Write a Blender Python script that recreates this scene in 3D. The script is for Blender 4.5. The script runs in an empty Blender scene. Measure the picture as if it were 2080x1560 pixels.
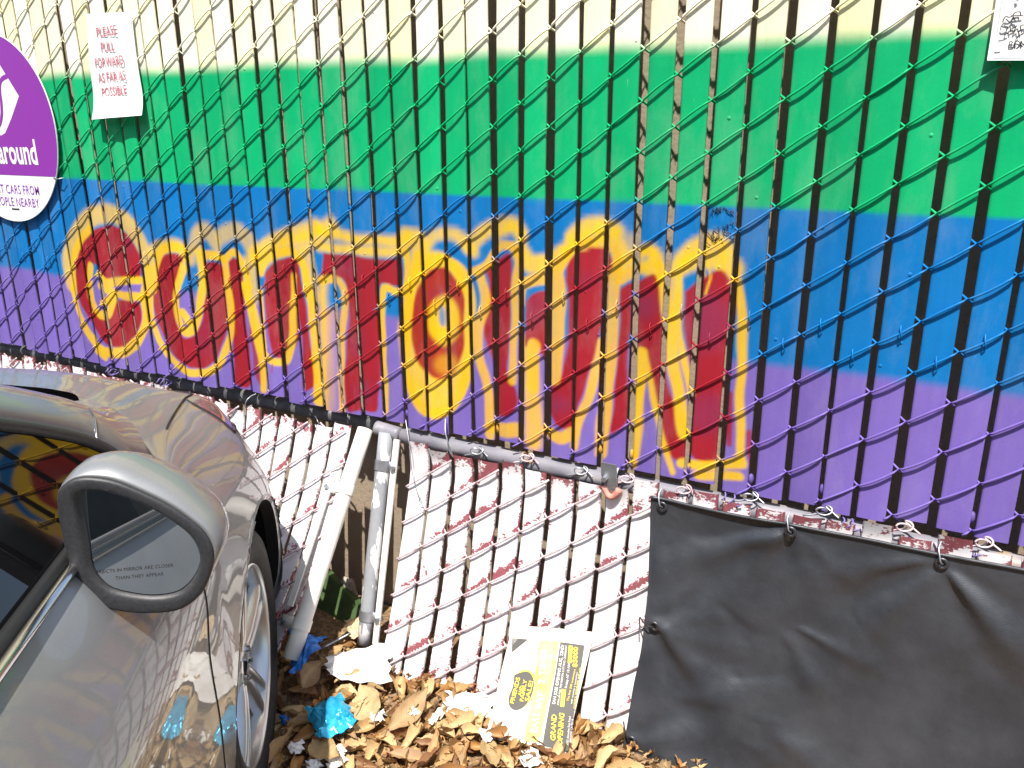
import bpy, math, random
import numpy as np
from mathutils import Matrix, Vector
random.seed(7); rng = np.random.default_rng(7)
sc = bpy.context.scene
col = sc.collection
Z0 = 1.48                      # the ground is z = 0; the survey frame below has z = 0 higher up the fence
S = 0.0635                     # slat pitch of the fence
HP = 0.08968                   # vertical wire pitch

# ------------------------------------------------------------------ camera
FPX = 1678.6; YAW = -0.50351; PIT = 0.30657; ROLL = 0.00498
CAM = np.array([2.27425, -1.52031, -0.16973])
def cam_rows():
    f = np.array([math.sin(YAW)*math.cos(PIT), math.cos(YAW)*math.cos(PIT), -math.sin(PIT)])
    r = np.array([math.cos(YAW), -math.sin(YAW), 0.0]); d = np.cross(f, r)
    c, s = math.cos(ROLL), math.sin(ROLL)
    return np.array([[c, s, 0], [-s, c, 0], [0, 0, 1.0]]) @ np.stack([r, d, f])
RC = cam_rows()
cam = bpy.data.cameras.new('camera'); co = bpy.data.objects.new('camera', cam); col.objects.link(co)
cam.sensor_width = 36; cam.lens = FPX/2080*36; cam.clip_start = 0.02; cam.clip_end = 500
M = Matrix.Identity(4)
for i in range(3):
    M[i][0] = RC[0][i]; M[i][1] = -RC[1][i]; M[i][2] = -RC[2][i]
M[0][3], M[1][3], M[2][3] = CAM[0], CAM[1], CAM[2]+Z0
co.matrix_world = M
sc.camera = co

# ------------------------------------------------------------------ light
SUN = np.array([-0.325, 1.0, -2.0]); SUN = SUN/np.linalg.norm(SUN)
w = bpy.data.worlds.new('World'); sc.world = w; w.use_nodes = True
nt = w.node_tree; bg = nt.nodes['Background']
sky = nt.nodes.new('ShaderNodeTexSky'); sky.sky_type = 'NISHITA'; sky.sun_disc = False
sky.sun_elevation = math.asin(-SUN[2]); sky.sun_rotation = math.atan2(-SUN[0], -SUN[1])
sky.air_density = 1.2; sky.dust_density = 1.5
nt.links.new(sky.outputs[0], bg.inputs[0]); bg.inputs[1].default_value = 0.12
sl = bpy.data.lights.new('sun', 'SUN'); sl.energy = 4.6; sl.angle = math.radians(0.5); sl.color = (1, 0.95, 0.87)
so = bpy.data.objects.new('sun', sl); col.objects.link(so); so.location = (3, -6, 12)
so.rotation_euler = Vector(SUN).to_track_quat('-Z', 'Y').to_euler()
sc.view_settings.view_transform = 'Standard'; sc.view_settings.look = 'None'
sc.view_settings.exposure = 0.92; sc.view_settings.gamma = 1.0

# ------------------------------------------------------------------ survey helpers
def ray(u, v): return np.array([(u-1040)/FPX, (v-780)/FPX, 1.0]) @ RC
def onY(u, v, y=0.0): d = ray(u, v); return CAM + d*(y-CAM[1])/d[1]
def onZ(u, v, z): d = ray(u, v); return CAM + d*(z-CAM[2])/d[2]
def onP(u, v, q, off=0.0):                        # on one of the lower, kicked-out fence panels
    d = ray(u, v); lo, hi = .3, 3.0
    for _ in range(40):
        m = (lo+hi)/2; P = CAM+d*m
        if P[1] < panel_y(q, (P[0]-q[0])/S, P[2])-off: lo = m
        else: hi = m
    return CAM+d*m
QR = (1.156, -.972, .001, .247, -.012, .159)      # right lower panel: x0, z of row 0, row tilt, slope, slope change, curvature
QL = (.754, -.798, 0.0, .203, .032, .331)         # left lower panel
def psurf(q, i, s):
    i = np.asarray(i, float); s = np.asarray(s, float)
    a = np.maximum(q[3]+q[4]*i, .02); sp = np.maximum(s, 0)
    y = -a*sp-q[5]*sp*sp
    return np.stack([q[0]+i*S+0*s, y, q[1]+q[2]*i-np.where(s > 0, np.sqrt(np.maximum(sp*sp-y*y, 0)), s)], -1)
_ss = np.linspace(-.2, .9, 500)
def panel_y(q, i, z):
    P = psurf(q, np.full(500, i), _ss); return float(np.interp(-z, -P[:, 2], P[:, 1]))

# ------------------------------------------------------------------ mesh helpers
class MB:
    def __init__(self): self.v = []; self.f = []; self.n = 0; self.a = {}
    def add(self, v, f, **attrs):
        v = np.asarray(v, float).reshape(-1, 3); self.v.append(v)
        self.f += [tuple(int(i)+self.n for i in q) for q in f]
        for k, a in attrs.items(): self.a.setdefault(k, []).append(np.asarray(a, float))
        self.n += len(v); return self
def grid_faces(nu, nv, closed=False):
    f = []
    for i in range(nu-1):
        for j in range(nv if closed else nv-1):
            k = (j+1) % nv
            f.append((i*nv+j, i*nv+k, (i+1)*nv+k, (i+1)*nv+j))
    return f
def tube(path, r, n=6, caps=True):
    P = np.asarray(path, float); m = len(P)
    T = np.gradient(P, axis=0); T /= np.linalg.norm(T, axis=1)[:, None]+1e-12
    ref = np.array([0, 0, 1.0]) if abs(T[0][2]) < .9 else np.array([1.0, 0, 0])
    A = np.cross(T, ref); A /= np.linalg.norm(A, axis=1)[:, None]+1e-12
    B = np.cross(T, A); rr = np.broadcast_to(np.asarray(r, float), (m,))
    th = np.arange(n)*2*math.pi/n
    V = P[:, None]+rr[:, None, None]*(np.cos(th)[None, :, None]*A[:, None]+np.sin(th)[None, :, None]*B[:, None])
    f = grid_faces(m, n, True)
    if caps: f += [tuple(range(n))[::-1], tuple((m-1)*n+k for k in range(n))]
    return V.reshape(-1, 3), f
def box(c, sx, sy, sz, R=None, bev=0.0):
    v = np.array([[x, y, z] for x in (-1, 1) for y in (-1, 1) for z in (-1, 1)], float)*np.array([sx, sy, sz])/2
    if R is not None: v = v @ np.asarray(R).T
    return v+np.asarray(c), [(0, 1, 3, 2), (4, 6, 7, 5), (0, 4, 5, 1), (2, 3, 7, 6), (0, 2, 6, 4), (1, 5, 7, 3)]
def crv(P, n):                                     # smooth curve through control points
    P = np.asarray(P, float); d = np.r_[0, np.cumsum(np.linalg.norm(np.diff(P, axis=0), axis=1))]
    T = np.gradient(P, d, axis=0) if len(P) > 2 else np.repeat((P[1:]-P[:1])/d[1], 2, 0)
    t = np.linspace(0, d[-1], n); k = np.clip(np.searchsorted(d, t)-1, 0, len(P)-2)
    h = (d[k+1]-d[k]); s = ((t-d[k])/h)[:, None]; h = h[:, None]
    return (2*s**3-3*s**2+1)*P[k]+(s**3-2*s**2+s)*h*T[k]+(-2*s**3+3*s**2)*P[k+1]+(s**3-s**2)*h*T[k+1]
def mk(name, mb, mat, parent=None, smooth=True, base=None, car=False):
    v = np.concatenate(mb.v); me = bpy.data.meshes.new(name)
    W = v+np.array([0, 0, 0 if car else Z0])
    if parent is not None:
        p = parent
        while p.parent: p = p.parent
        o0 = np.array(p.location)
    else:
        o0 = np.array(base) if base is not None else np.array([W[:, 0].mean(), W[:, 1].mean(), W[:, 2].min()])
    me.from_pydata((W-o0).tolist(), [], mb.f)
    for k, a in mb.a.items():
        a = np.concatenate(a)
        if a.ndim == 1:
            at = me.attributes.new(k, 'FLOAT', 'POINT'); at.data.foreach_set('value', a)
        else:
            at = me.attributes.new(k, 'FLOAT_COLOR', 'POINT')
            at.data.foreach_set('color', np.c_[a, np.ones(len(a))].ravel())
    if smooth: me.polygons.foreach_set('use_smooth', [True]*len(me.polygons))
    me.validate(); me.update()
    for m in (mat if isinstance(mat, (list, tuple)) else [mat]): me.materials.append(m)
    o = bpy.data.objects.new(name, me); col.objects.link(o)
    if parent is not None: o.parent = parent
    else: o.location = o0
    return o
def tag(o, label, cat, group=None):
    o['label'] = label; o['category'] = cat
    if group: o['group'] = group
    return o
def thing(name, label, cat, loc, group=None):
    o = bpy.data.objects.new(name, None); col.objects.link(o); o.location = tuple(float(x) for x in loc)
    o.empty_display_size = .1
    return tag(o, label, cat, group)
def autosmooth(o, ang=40):
    me = o.data
    try: me.set_sharp_from_angle(angle=math.radians(ang))
    except Exception: pass
    return o

# ------------------------------------------------------------------ materials
def mat(name, base=(.5, .5, .5), rough=.5, metal=0.0, spec=.5, coat=0.0, coat_r=.03):
    m = bpy.data.materials.new(name); m.use_nodes = True
    b = m.node_tree.nodes['Principled BSDF']
    b.inputs['Base Color'].default_value = (*base, 1); b.inputs['Roughness'].default_value = rough
    b.inputs['Metallic'].default_value = metal; b.inputs['Specular IOR Level'].default_value = spec
    b.inputs['Coat Weight'].default_value = coat; b.inputs['Coat Roughness'].default_value = coat_r
    return m
class NB:
    def __init__(self, m): self.t = m.node_tree; self.b = self.t.nodes['Principled BSDF']; self._c = None
    def n(self, ty, **kw):
        x = self.t.nodes.new(ty)
        for k, v in kw.items(): setattr(x, k, v)
        return x
    def l(self, a, b): self.t.links.new(a, b)
    def obj(self, sx=1, sy=1, sz=1):
        c = self.n('ShaderNodeTexCoord'); mp = self.n('ShaderNodeMapping'); mp.inputs['Scale'].default_value = (sx, sy, sz)
        self.l(c.outputs['Object'], mp.inputs[0]); return mp.outputs[0]
    def noise(self, vec, scale, detail=4, rough=.6):
        x = self.n('ShaderNodeTexNoise'); x.inputs['Scale'].default_value = scale; x.inputs['Detail'].default_value = detail
        x.inputs['Roughness'].default_value = rough
        if vec is not None: self.l(vec, x.inputs['Vector'])
        return x.outputs['Fac']
    def ramp(self, fac, stops):
        x = self.n('ShaderNodeValToRGB'); e = x.color_ramp.elements
        while len(e) < len(stops): e.new(.5)
        for k, (p, c) in enumerate(stops):
            e[k].position = p; e[k].color = (*c, 1) if len(c) == 3 else c
        self.l(fac, x.inputs[0]); return x.outputs[0]
    def math(self, op, a, b=None, clamp=False):
        x = self.n('ShaderNodeMath', operation=op, use_clamp=clamp)
        for k, s in enumerate((a, b)):
            if s is None: continue
            if isinstance(s, (int, float)): x.inputs[k].default_value = s
            else: self.l(s, x.inputs[k])
        return x.outputs[0]
    def mix(self, fac, a, b, mode='MIX'):
        x = self.n('ShaderNodeMix', data_type='RGBA', blend_type=mode)
        for s, k in ((fac, 0), (a, 6), (b, 7)):
            if isinstance(s, (int, float)): x.inputs[k].default_value = s
            elif isinstance(s, tuple): x.inputs[k].default_value = (*s, 1)
            else: self.l(s, x.inputs[k])
        return x.outputs[2]
    def attr(self, name): return self.n('ShaderNodeAttribute', attribute_name=name)
    def color(self, s): self.l(s, self.b.inputs['Base Color'])
    def rough(self, s): self.l(s, self.b.inputs['Roughness'])
    def bump(self, h, strength=.3, dist=.002):
        x = self.n('ShaderNodeBump'); x.inputs['Strength'].default_value = strength; x.inputs['Distance'].default_value = dist
        self.l(h, x.inputs['Height'])
        if self._c is not None: self.l(self._c, x.inputs['Normal'])
        self._c = x.outputs[0]; self.l(self._c, self.b.inputs['Normal'])

def m_paint():
    m = mat('spray_painted_vinyl', rough=.5, spec=.22); n = NB(m); v = n.obj()
    c = n.attr('Col').outputs['Color']
    mott = n.noise(v, 14, 5); fine = n.noise(v, 260, 3)
    c = n.mix(.35, c, n.mix(mott, (.72, .72, .75), (1.2, 1.2, 1.18)), 'MULTIPLY')
    stk = n.noise(n.obj(45, 45, 2.2), 1, 5)
    c = n.mix(.45, c, n.mix(stk, (.66, .66, .68), (1.28, 1.28, 1.26)), 'MULTIPLY')
    hz = n.noise(n.obj(8, 8, 3), 1, 6, .7)
    c = n.mix(n.math('MULTIPLY', n.ramp(hz, [(.5, (0,)*3), (.75, (1,)*3)]), .16), c, (.42, .40, .40))
    c = n.mix(.30, c, n.mix(fine, (.6, .6, .62), (1.4, 1.4, 1.38)), 'MULTIPLY')
    # scuffs and chips
    sc1 = n.noise(n.obj(160, 160, 14), 1, 4); chip = n.ramp(sc1, [(.745, (0, 0, 0)), (.775, (1, 1, 1))])
    c = n.mix(n.math('MULTIPLY', chip, .45), c, (.55, .52, .5))
    n.color(c); n.rough(n.ramp(mott, [(.3, (.38,)*3), (.7, (.6,)*3)]))
    vo = n.n('ShaderNodeTexVoronoi'); vo.inputs['Scale'].default_value = 34; n.l(v, vo.inputs['Vector'])
    big = n.n('ShaderNodeTexVoronoi'); big.inputs['Scale'].default_value = 34; n.l(v, big.inputs['Vector'])
    rnd = n.n('ShaderNodeSeparateColor'); n.l(big.outputs['Color'], rnd.inputs[0])
    sel = n.math('GREATER_THAN', rnd.outputs[0], .86)
    dot = n.math('MULTIPLY', n.ramp(vo.outputs['Distance'], [(.06, (1,)*3), (.13, (0,)*3)]), sel)
    n.bump(dot, .6, .002); n.bump(fine, .12, .0006); n.bump(n.noise(v, 9, 2), .25, .004)
    return m
def m_peel():
    m = mat('peeling_white_paint', rough=.6, spec=.3); n = NB(m); v = n.obj()
    bias = n.attr('wear').outputs['Fac']
    a = n.noise(n.obj(60, 60, 60), 1, 6, .7); b = n.noise(n.obj(120, 120, 300), 1, 5, .7); spk = n.noise(v, 300, 2)
    f = n.math('ADD', n.math('ADD', n.math('MULTIPLY', a, .6), n.math('MULTIPLY', b, .4)), bias)
    mask = n.ramp(f, [(.635, (0,)*3), (.66, (1,)*3)])
    white = n.mix(n.noise(v, 30, 4), (.76, .735, .74), (.64, .60, .615))
    specks = n.ramp(n.noise(v, 120, 3), [(.70, (0,)*3), (.73, (1,)*3)])
    white = n.mix(n.math('MULTIPLY', specks, .75), white, (.10, .10, .11))
    mar = n.mix(n.noise(v, 60, 4), (.17, .036, .045), (.30, .10, .115))
    n.color(n.mix(mask, white, mar)); n.bump(n.math('SUBTRACT', 1.0, mask), .35, .0006); n.bump(spk, .2, .0006)
    return m
def m_simple_noise(name, c0, c1, scale=30, rough=.6, metal=0, bump=.3, bd=.002, spec=.5, det=5, st=(1, 1, 1), lo=.35, hi=.65):
    m = mat(name, rough=rough, metal=metal, spec=spec); n = NB(m); v = n.obj(*st)
    f = n.noise(v, scale, det); n.color(n.ramp(f, [(lo, c0), (hi, c1)])); 
    if bump: n.bump(f, bump, bd)
    return m
def m_attr(name, rough=.6, spec=.4, var=.3, scale=60, bump=.3, bd=.001, trans=0):
    m = mat(name, rough=rough, spec=spec); n = NB(m); v = n.obj(); f = n.noise(v, scale, 4)
    c = n.mix(var, n.attr('Col').outputs['Color'], n.mix(f, (.4, .38, .36), (1.5, 1.5, 1.5)), 'MULTIPLY'); n.color(c); n.bump(f, bump, bd)
    return m
M_PAINT = m_paint(); M_PEEL = m_peel()
M_WHITEWIRE = m_simple_noise('pinkish_painted_wire', (.58, .47, .49), (.32, .17, .19), 60, .5, lo=.45, hi=.72, bump=.2)
M_GALV = m_simple_noise('galvanised_steel', (.36, .37, .40), (.50, .51, .54), 25, .42, .85, .15, .001)
M_OLDPAINTPIPE = m_simple_noise('cream_painted_pipe', (.72, .70, .64), (.55, .52, .46), 12, .5, lo=.45, hi=.8, bump=.2)
def m_greypipe():
    m = mat('half_painted_galvanised_pipe', rough=.45); n = NB(m)
    f = n.noise(n.obj(1, 1, .35), 26, 3); k = n.ramp(f, [(.53, (0,)*3), (.545, (1,)*3)])
    n.color(n.mix(k, n.mix(n.noise(n.obj(), 60, 4), (.22, .23, .25), (.32, .33, .35)), (.74, .73, .74))); n.bump(k, .3, .0006)
    return m
M_GREYPIPE = m_greypipe()
def m_rail():
    m = mat('grey_weathered_rail', rough=.5); n = NB(m); f = n.noise(n.obj(.4, 1, 1), 30, 5)
    c = n.ramp(f, [(.3, (.15, .145, .17)), (.55, (.21, .20, .23)), (.72, (.32, .30, .30))])
    s = n.noise(n.obj(1, 1, 1), 7, 3); c = n.mix(n.ramp(s, [(.6, (0,)*3), (.72, (1,)*3)]), c, (.38, .25, .10)); n.color(c); return m
M_RAIL = m_rail()
M_DARKRAIL = m_simple_noise('shade_toned_rail', (.06, .06, .07), (.12, .12, .125), 30, .5)  # left rail; the slats' shade is put into the dark base colour
def m_wall():
    m = mat('rough_tan_wall', rough=.9, spec=.2); n = NB(m); v = n.obj()
    f = n.noise(v, 60, 6); g = n.noise(v, 6, 3)
    c = n.mix(g, (.28, .22, .16), (.38, .31, .23)); pit = n.ramp(n.noise(v, 150, 3), [(.30, (1,)*3), (.38, (0,)*3)])
    n.color(n.mix(n.math('MULTIPLY', pit, .8), c, (.10, .08, .06))); n.bump(f, .6, .004); return m
M_WALL = m_wall()
def m_asphalt():
    m = mat('worn_asphalt', rough=.9, spec=.25); n = NB(m); v = n.obj()
    vo = n.n('ShaderNodeTexVoronoi'); vo.inputs['Scale'].default_value = 160; n.l(v, vo.inputs['Vector'])
    c = n.mix(n.noise(v, 3, 5), (.045, .044, .043), (.085, .08, .075)); c = n.mix(.5, c, n.mix(vo.outputs['Distance'], (1.5, 1.5, 1.45), (.5, .5, .5)), 'MULTIPLY')
    n.color(c); n.bump(vo.outputs['Distance'], .6, .004); return m
M_ASPH = m_asphalt()
def m_soil():
    m = mat('leaf_crumb_soil', rough=.95, spec=.2); n = NB(m); v = n.obj()
    f = n.noise(v, 70, 6, .7); n.color(n.ramp(f, [(.3, (.10, .06, .035)), (.5, (.26, .165, .09)), (.7, (.46, .32, .19))])); n.bump(f, .9, .01); return m
M_SOIL = m_soil()
def m_leaf():
    m = mat('dry_leaf', rough=.55, spec=.35); n = NB(m); v = n.obj(); f = n.noise(v, 55, 5, .65)
    c = n.mix(.6, n.attr('Col').outputs['Color'], n.mix(f, (.45, .40, .36), (1.35, 1.33, 1.30)), 'MULTIPLY')
    s = n.ramp(n.noise(v, 150, 3), [(.66, (0,)*3), (.72, (1,)*3)]); c = n.mix(n.math('MULTIPLY', s, .6), c, (.10, .055, .03))
    c = n.mix(n.math('MULTIPLY', n.attr('rib').outputs['Fac'], .5), c, (.50, .36, .20)); n.color(c)
    vn = n.math('SINE', n.math('MULTIPLY', n.attr('vein').outputs['Fac'], 6.283)); vl = n.ramp(vn, [(.80, (0,)*3), (.98, (1,)*3)])
    c = n.mix(n.math('MULTIPLY', vl, .30), c, (.22, .12, .05)); dk = n.ramp(n.noise(v, 26, 5, .7), [(.50, (0,)*3), (.68, (1,)*3)]); c = n.mix(n.math('MULTIPLY', dk, .35), c, (.18, .10, .045)); n.color(c)
    n.bump(vl, .5, .0012); n.bump(n.noise(v, 180, 3), .35, .001)
    tr = n.n('ShaderNodeBsdfTranslucent'); n.l(c, tr.inputs[0]); mx = n.n('ShaderNodeMixShader'); mx.inputs[0].default_value = .18
    n.l(n.b.outputs[0], mx.inputs[1]); n.l(tr.outputs[0], mx.inputs[2]); n.l(mx.outputs[0], n.t.nodes['Material Output'].inputs[0])
    return m
M_LEAF = m_leaf()
def m_carpaint():
    m = mat('silver_metallic_paint', (.40, .395, .38), rough=.5, metal=.35, coat=.7, coat_r=.02); n = NB(m); v = n.obj()
    f = n.noise(v, 900, 2); d = n.noise(v, 5, 5)
    c = n.mix(f, (.165, .170, .174), (.26, .266, .27)); c = n.mix(n.math('MULTIPLY', n.ramp(d, [(.45, (0,)*3), (.75, (1,)*3)]), .35), c, (.24, .232, .22)); n.color(c)
    n.rough(n.ramp(d, [(.4, (.44,)*3), (.7, (.56,)*3)])); return m
M_CAR = m_carpaint()
M_CARGLASS = mat('dark_tinted_glass', (.004, .004, .005), .015, 0, .6)
M_BLKPLAST = m_simple_noise('charcoal_plastic', (.018, .018, .020), (.032, .032, .035), 300, .5, bump=.3, bd=.0006)
M_SEAL = mat('black_rubber_seal', (.012, .012, .013), .55, 0, .4)
M_CHROME = mat('satin_trim', (.6, .6, .6), .18, 1.0)
M_MIRROR = mat('mirror_glass', (.78, .8, .82), .005, 1.0)
M_TYRE = m_simple_noise('tyre_rubber', (.016, .016, .017), (.032, .031, .031), 90, .75, bump=.2, spec=.3)
M_RIM = mat('silver_alloy', (.52, .52, .52), .3, .75, coat=.5)
M_LAMP = mat('headlamp_lens', (.22, .15, .15), .06, .35, .6, coat=1)  # reddish base colour stands in for the mural reflected in the clear lens
M_BLACK = mat('wheel_well_black', (.008, .008, .008), .9, 0, .2)
def m_vinyl():
    m = mat('black_vinyl_tarp', rough=.42, spec=.55); n = NB(m); v = n.obj()
    d = n.noise(v, 4.5, 6, .65); c = n.mix(n.ramp(d, [(.35, (0,)*3), (.75, (1,)*3)]), (.022, .025, .031), (.052, .056, .066))
    dust = n.ramp(n.noise(v, 70, 5, .75), [(.66, (0,)*3), (.8, (1,)*3)]); c = n.mix(n.math('MULTIPLY', dust, .35), c, (.17, .18, .20)); n.color(c)
    n.rough(n.ramp(d, [(.35, (.36,)*3), (.7, (.56,)*3)]))
    wv = n.n('ShaderNodeTexWave'); wv.bands_direction = 'X'; wv.inputs['Scale'].default_value = 130; n.l(v, wv.inputs['Vector'])
    w2 = n.n('ShaderNodeTexWave'); w2.bands_direction = 'Z'; w2.inputs['Scale'].default_value = 130; n.l(v, w2.inputs['Vector'])
    n.bump(n.math('ADD', wv.outputs['Fac'], w2.outputs['Fac']), .16, .0008); n.bump(n.noise(v, 16, 4), .35, .006); return m
M_VINYL = m_vinyl()
M_EYELET = mat('dull_eyelet', (.10, .10, .11), .4, .8)
M_PAPER = m_simple_noise('white_paper', (.80, .79, .76), (.72, .70, .66), 20, .6, bump=.15)
M_PAPERDIM = m_simple_noise('off_white_newsprint', (.72, .69, .58), (.64, .60, .48), 25, .7, bump=.2)
M_INKRED = mat('faded_red_ink', (.50, .10, .15), .5)
M_INKBLK = mat('black_ink', (.02, .02, .02), .5)
M_INKGREY = mat('printed_dark_grey', (.085, .08, .075), .55)
M_INKYEL = mat('printed_yellow', (.80, .62, .06), .55)
M_INKGRN = m_simple_noise('printed_yellow_green', (.50, .62, .10), (.62, .60, .30), 30, .6, bump=0)
M_INKOCH = mat('printed_ochre', (.60, .44, .16), .6)
M_PURPLE = mat('purple_sign_print', (.235, .036, .33), .22, 0, .5)
M_SIGNWHITE = mat('white_sign_print', (.80, .80, .80), .25)
M_SIGNTEXT = mat('purple_sign_lettering', (.24, .06, .40), .4)
M_FILM = mat('clear_lamination', (.75, .78, .76), .12, 0, .5)
M_BLUEBAG = m_simple_noise('blue_plastic_bag', (.006, .09, .36), (.015, .17, .55), 24, .3, bump=.7, bd=.006)
M_FOIL = m_simple_noise('blue_foil_wrapper', (.01, .26, .50), (.04, .46, .70), 30, .22, .35, .4, .004)
M_CARD = m_simple_noise('tan_cardboard', (.50, .37, .22), (.62, .48, .31), 20, .8, bump=.2)
M_GREENBOX = m_simple_noise('green_printed_card', (.045, .085, .03), (.07, .12, .04), 40, .5, bump=.1)
M_MARKER = mat('black_marker', (.02, .022, .03), .5)

# ------------------------------------------------------------------ the mural, as paint in fence coordinates (x, z)
def A(x, y): return (x*.33654, 400+y*.33654)
def B(x, y): return (690+x*.33654, 400+y*.33654)
def N(x, y): return (x, y)
YEL = np.array([.74, .47, .004]); ORY = np.array([.70, .40, .014]); RED = np.array([.30, .010, .012])
CREAM = np.array([.88, .84, .66]); GRN = np.array([.003, .37, .135]); BLU = np.array([.004, .150, .415]); PUR = np.array([.175, .118, .41])
WEAR = np.array([.14, .035, .115])
strokes = []                                      # (kind, pts(x,z), half width, softness, colour, opacity)
def fx(p): q = onY(p[0], p[1]); return (q[0], q[2])
def pxm(p):                                       # metres per photo pixel near p, across and down averaged
    a, b, c = onY(*p), onY(p[0]+1, p[1]), onY(p[0], p[1]+1)
    return .5*(np.linalg.norm(b-a)*.8+np.linalg.norm(c-a))
def st(F, pts, wd, colr=YEL, op=.95, soft=.0042):
    sc_ = .33654 if F is not N else 1.0
    P = [F(*p) for p in pts]; m = np.mean([pxm(p) for p in P])
    C = crv([fx(p) for p in P], max(4, 5*len(P))) if len(P) > 1 else np.array([fx(P[0])]*2)
    strokes.append(('l', C, wd*sc_*m/2*(1.06 if wd*sc_ > 8 else 1), soft, colr, op))
def fill(F, pts, colr=RED, op=.97, soft=.004):
    P = np.array([fx(F(*p)) for p in pts]); P = np.r_[P, P[:1]]
    strokes.append(('p', crv(P, 6*len(P)), 0, soft, colr, op))
def ell(F, cx, cy, rx, ry, colr, op=.97, soft=.006):
    fill(F, [(cx+rx*math.cos(t), cy+ry*math.sin(t)) for t in np.arange(0, 6.28, .45)], colr, op, soft)
# soft yellow under-spray
for pts, wd, op in [
    ([(440, 520), (420, 400), (470, 220), (590, 110), (720, 120), (830, 240), (900, 400)], 95, .75),
    ([(1170, 300), (1190, 230), (1250, 205), (1310, 290)], 85, .62), ([(1340, 240), (1420, 205), (1490, 250), (1530, 330)], 90, .6),
    ([(930, 330), (1000, 300), (1080, 300), (1150, 370)], 80, .7), ([(1540, 350), (1680, 260), (1800, 220), (1900, 190)], 95, .8),
    ([(1560, 380), (1700, 310), (1860, 260), (2000, 180)], 110, .75), ([(1200, 330), (1240, 480), (1210, 640)], 70, .55),
    ([(930, 480), (900, 600), (900, 720)], 60, .6), ([(1500, 420), (1520, 600)], 110, .7), ([(1850, 350), (1900, 600)], 90, .7)]:
    st(A, pts, wd, YEL, op, .010)
for pts, wd, op in [
    ([(-140, 190), (-20, 225), (110, 255), (250, 265), (370, 265), (420, 240)], 60, .92), ([(-120, 300), (30, 310), (200, 330), (370, 330)], 55, .9),
    ([(400, 250), (470, 260), (480, 420)], 130, .85), ([(520, 330), (570, 240), (660, 215), (760, 270), (800, 330)], 75, .8),
    ([(780, 300), (860, 220), (960, 180), (1060, 170), (1100, 230)], 85, .85), ([(960, 230), (1060, 190), (1100, 260), (1090, 330)], 60, .8),
    ([(1100, 340), (1160, 400), (1260, 400), (1340, 350)], 120, .9), ([(1400, 250), (1480, 180), (1570, 165), (1660, 190)], 100, .92),
    ([(1380, 330), (1480, 260), (1600, 240), (1690, 300), (1700, 420)], 110, .9), ([(1600, 250), (1700, 200)], 60, .6),
    ([(1700, 250), (1760, 260), (1740, 360)], 90, .45), ([(1790, 350), (1880, 320), (1920, 350), (1850, 420)], 70, .9),
    ([(1780, 400), (1860, 440), (1930, 480)], 80, .85)]:
    st(B, pts, wd, YEL, op, .009)
for pts, wd, op in [([(1385, 525), (1420, 500), (1455, 492), (1478, 510)], 36, .92), ([(1365, 560), (1370, 620), (1362, 700)], 34, .75),
                    ([(1375, 545), (1440, 525), (1490, 545)], 40, .92), ([(1290, 520), (1325, 508), (1335, 530)], 26, .85)]:
    st(N, pts, wd, YEL, op, .009)
st(B, [(-95, 520), (-88, 900), (-95, 1290)], 52, YEL*.5+ORY*.5, .95, .016); st(B, [(-50, 700), (-45, 1000), (-50, 1290)], 60, ORY, .45, .018)
st(B, [(1140, 900), (1160, 1200), (1170, 1480)], 110, ORY, .9, .010)
ell(B, 590, 830, 225, 505, YEL, .96, .008)
# red letters
fill(A, [(465, 400), (485, 300), (530, 230), (600, 190), (680, 176), (745, 205), (795, 260), (835, 340), (850, 430), (850, 492), (760, 490), (690, 495), (620, 500), (600, 450), (580, 412), (545, 412), (538, 480), (545, 560), (560, 640), (600, 710), (650, 730), (672, 690), (685, 640), (740, 622), (800, 622), (850, 650), (858, 720), (842, 800), (790, 880), (720, 912), (660, 890), (600, 820), (555, 750), (500, 640), (468, 530)])
fill(A, [(955, 410), (1000, 350), (1060, 340), (1112, 372), (1090, 450), (1062, 560), (1060, 680), (1080, 790), (1112, 850), (1170, 840), (1215, 780), (1238, 660), (1248, 540), (1243, 400), (1295, 388), (1345, 420), (1362, 520), (1372, 640), (1370, 780), (1340, 900), (1290, 990), (1220, 1032), (1140, 1022), (1060, 962), (1000, 862), (950, 740), (926, 620), (936, 500)])
fill(A, [(1385, 385), (1425, 365), (1458, 430), (1475, 560), (1490, 760), (1505, 900), (1520, 1080), (1500, 1150), (1430, 1130), (1418, 960), (1408, 800), (1398, 600)])
fill(A, [(1520, 700), (1560, 900), (1590, 1080), (1590, 1160), (1560, 1120), (1530, 950), (1510, 800)], RED, .75)
fill(A, [(1600, 460), (1650, 400), (1720, 376), (1795, 372), (1822, 480), (1850, 650), (1868, 850), (1890, 1150), (1852, 1180), (1830, 900), (1802, 700), (1785, 900), (1742, 958), (1662, 958), (1632, 850), (1612, 700), (1600, 560)])
fill(B, [(-98, 335), (100, 352), (250, 376), (358, 385), (360, 528), (258, 520), (240, 560), (238, 800), (234, 1200), (220, 1290), (120, 1285), (62, 1292), (40, 1180), (48, 900), (50, 600), (20, 495), (-98, 478)])
ell(B, 605, 760, 172, 335, RED)
ell(B, 630, 745, 104, 152, YEL, .93, .010); ell(B, 620, 720, 22, 62, BLU, .8, .008)
ell(B, 640, 1010, 75, 60, ORY, .5, .014)
fill(B, [(870, 410), (960, 372), (1022, 338), (1035, 480), (1030, 700), (1018, 900), (1014, 1060), (1056, 1140), (1064, 1270), (1000, 1322), (950, 1300), (942, 1100), (915, 950), (880, 830), (880, 650), (905, 520)])
fill(B, [(1122, 720), (1140, 620), (1180, 580), (1255, 568), (1258, 800), (1245, 1000), (1205, 900), (1155, 860), (1130, 900)])
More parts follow.
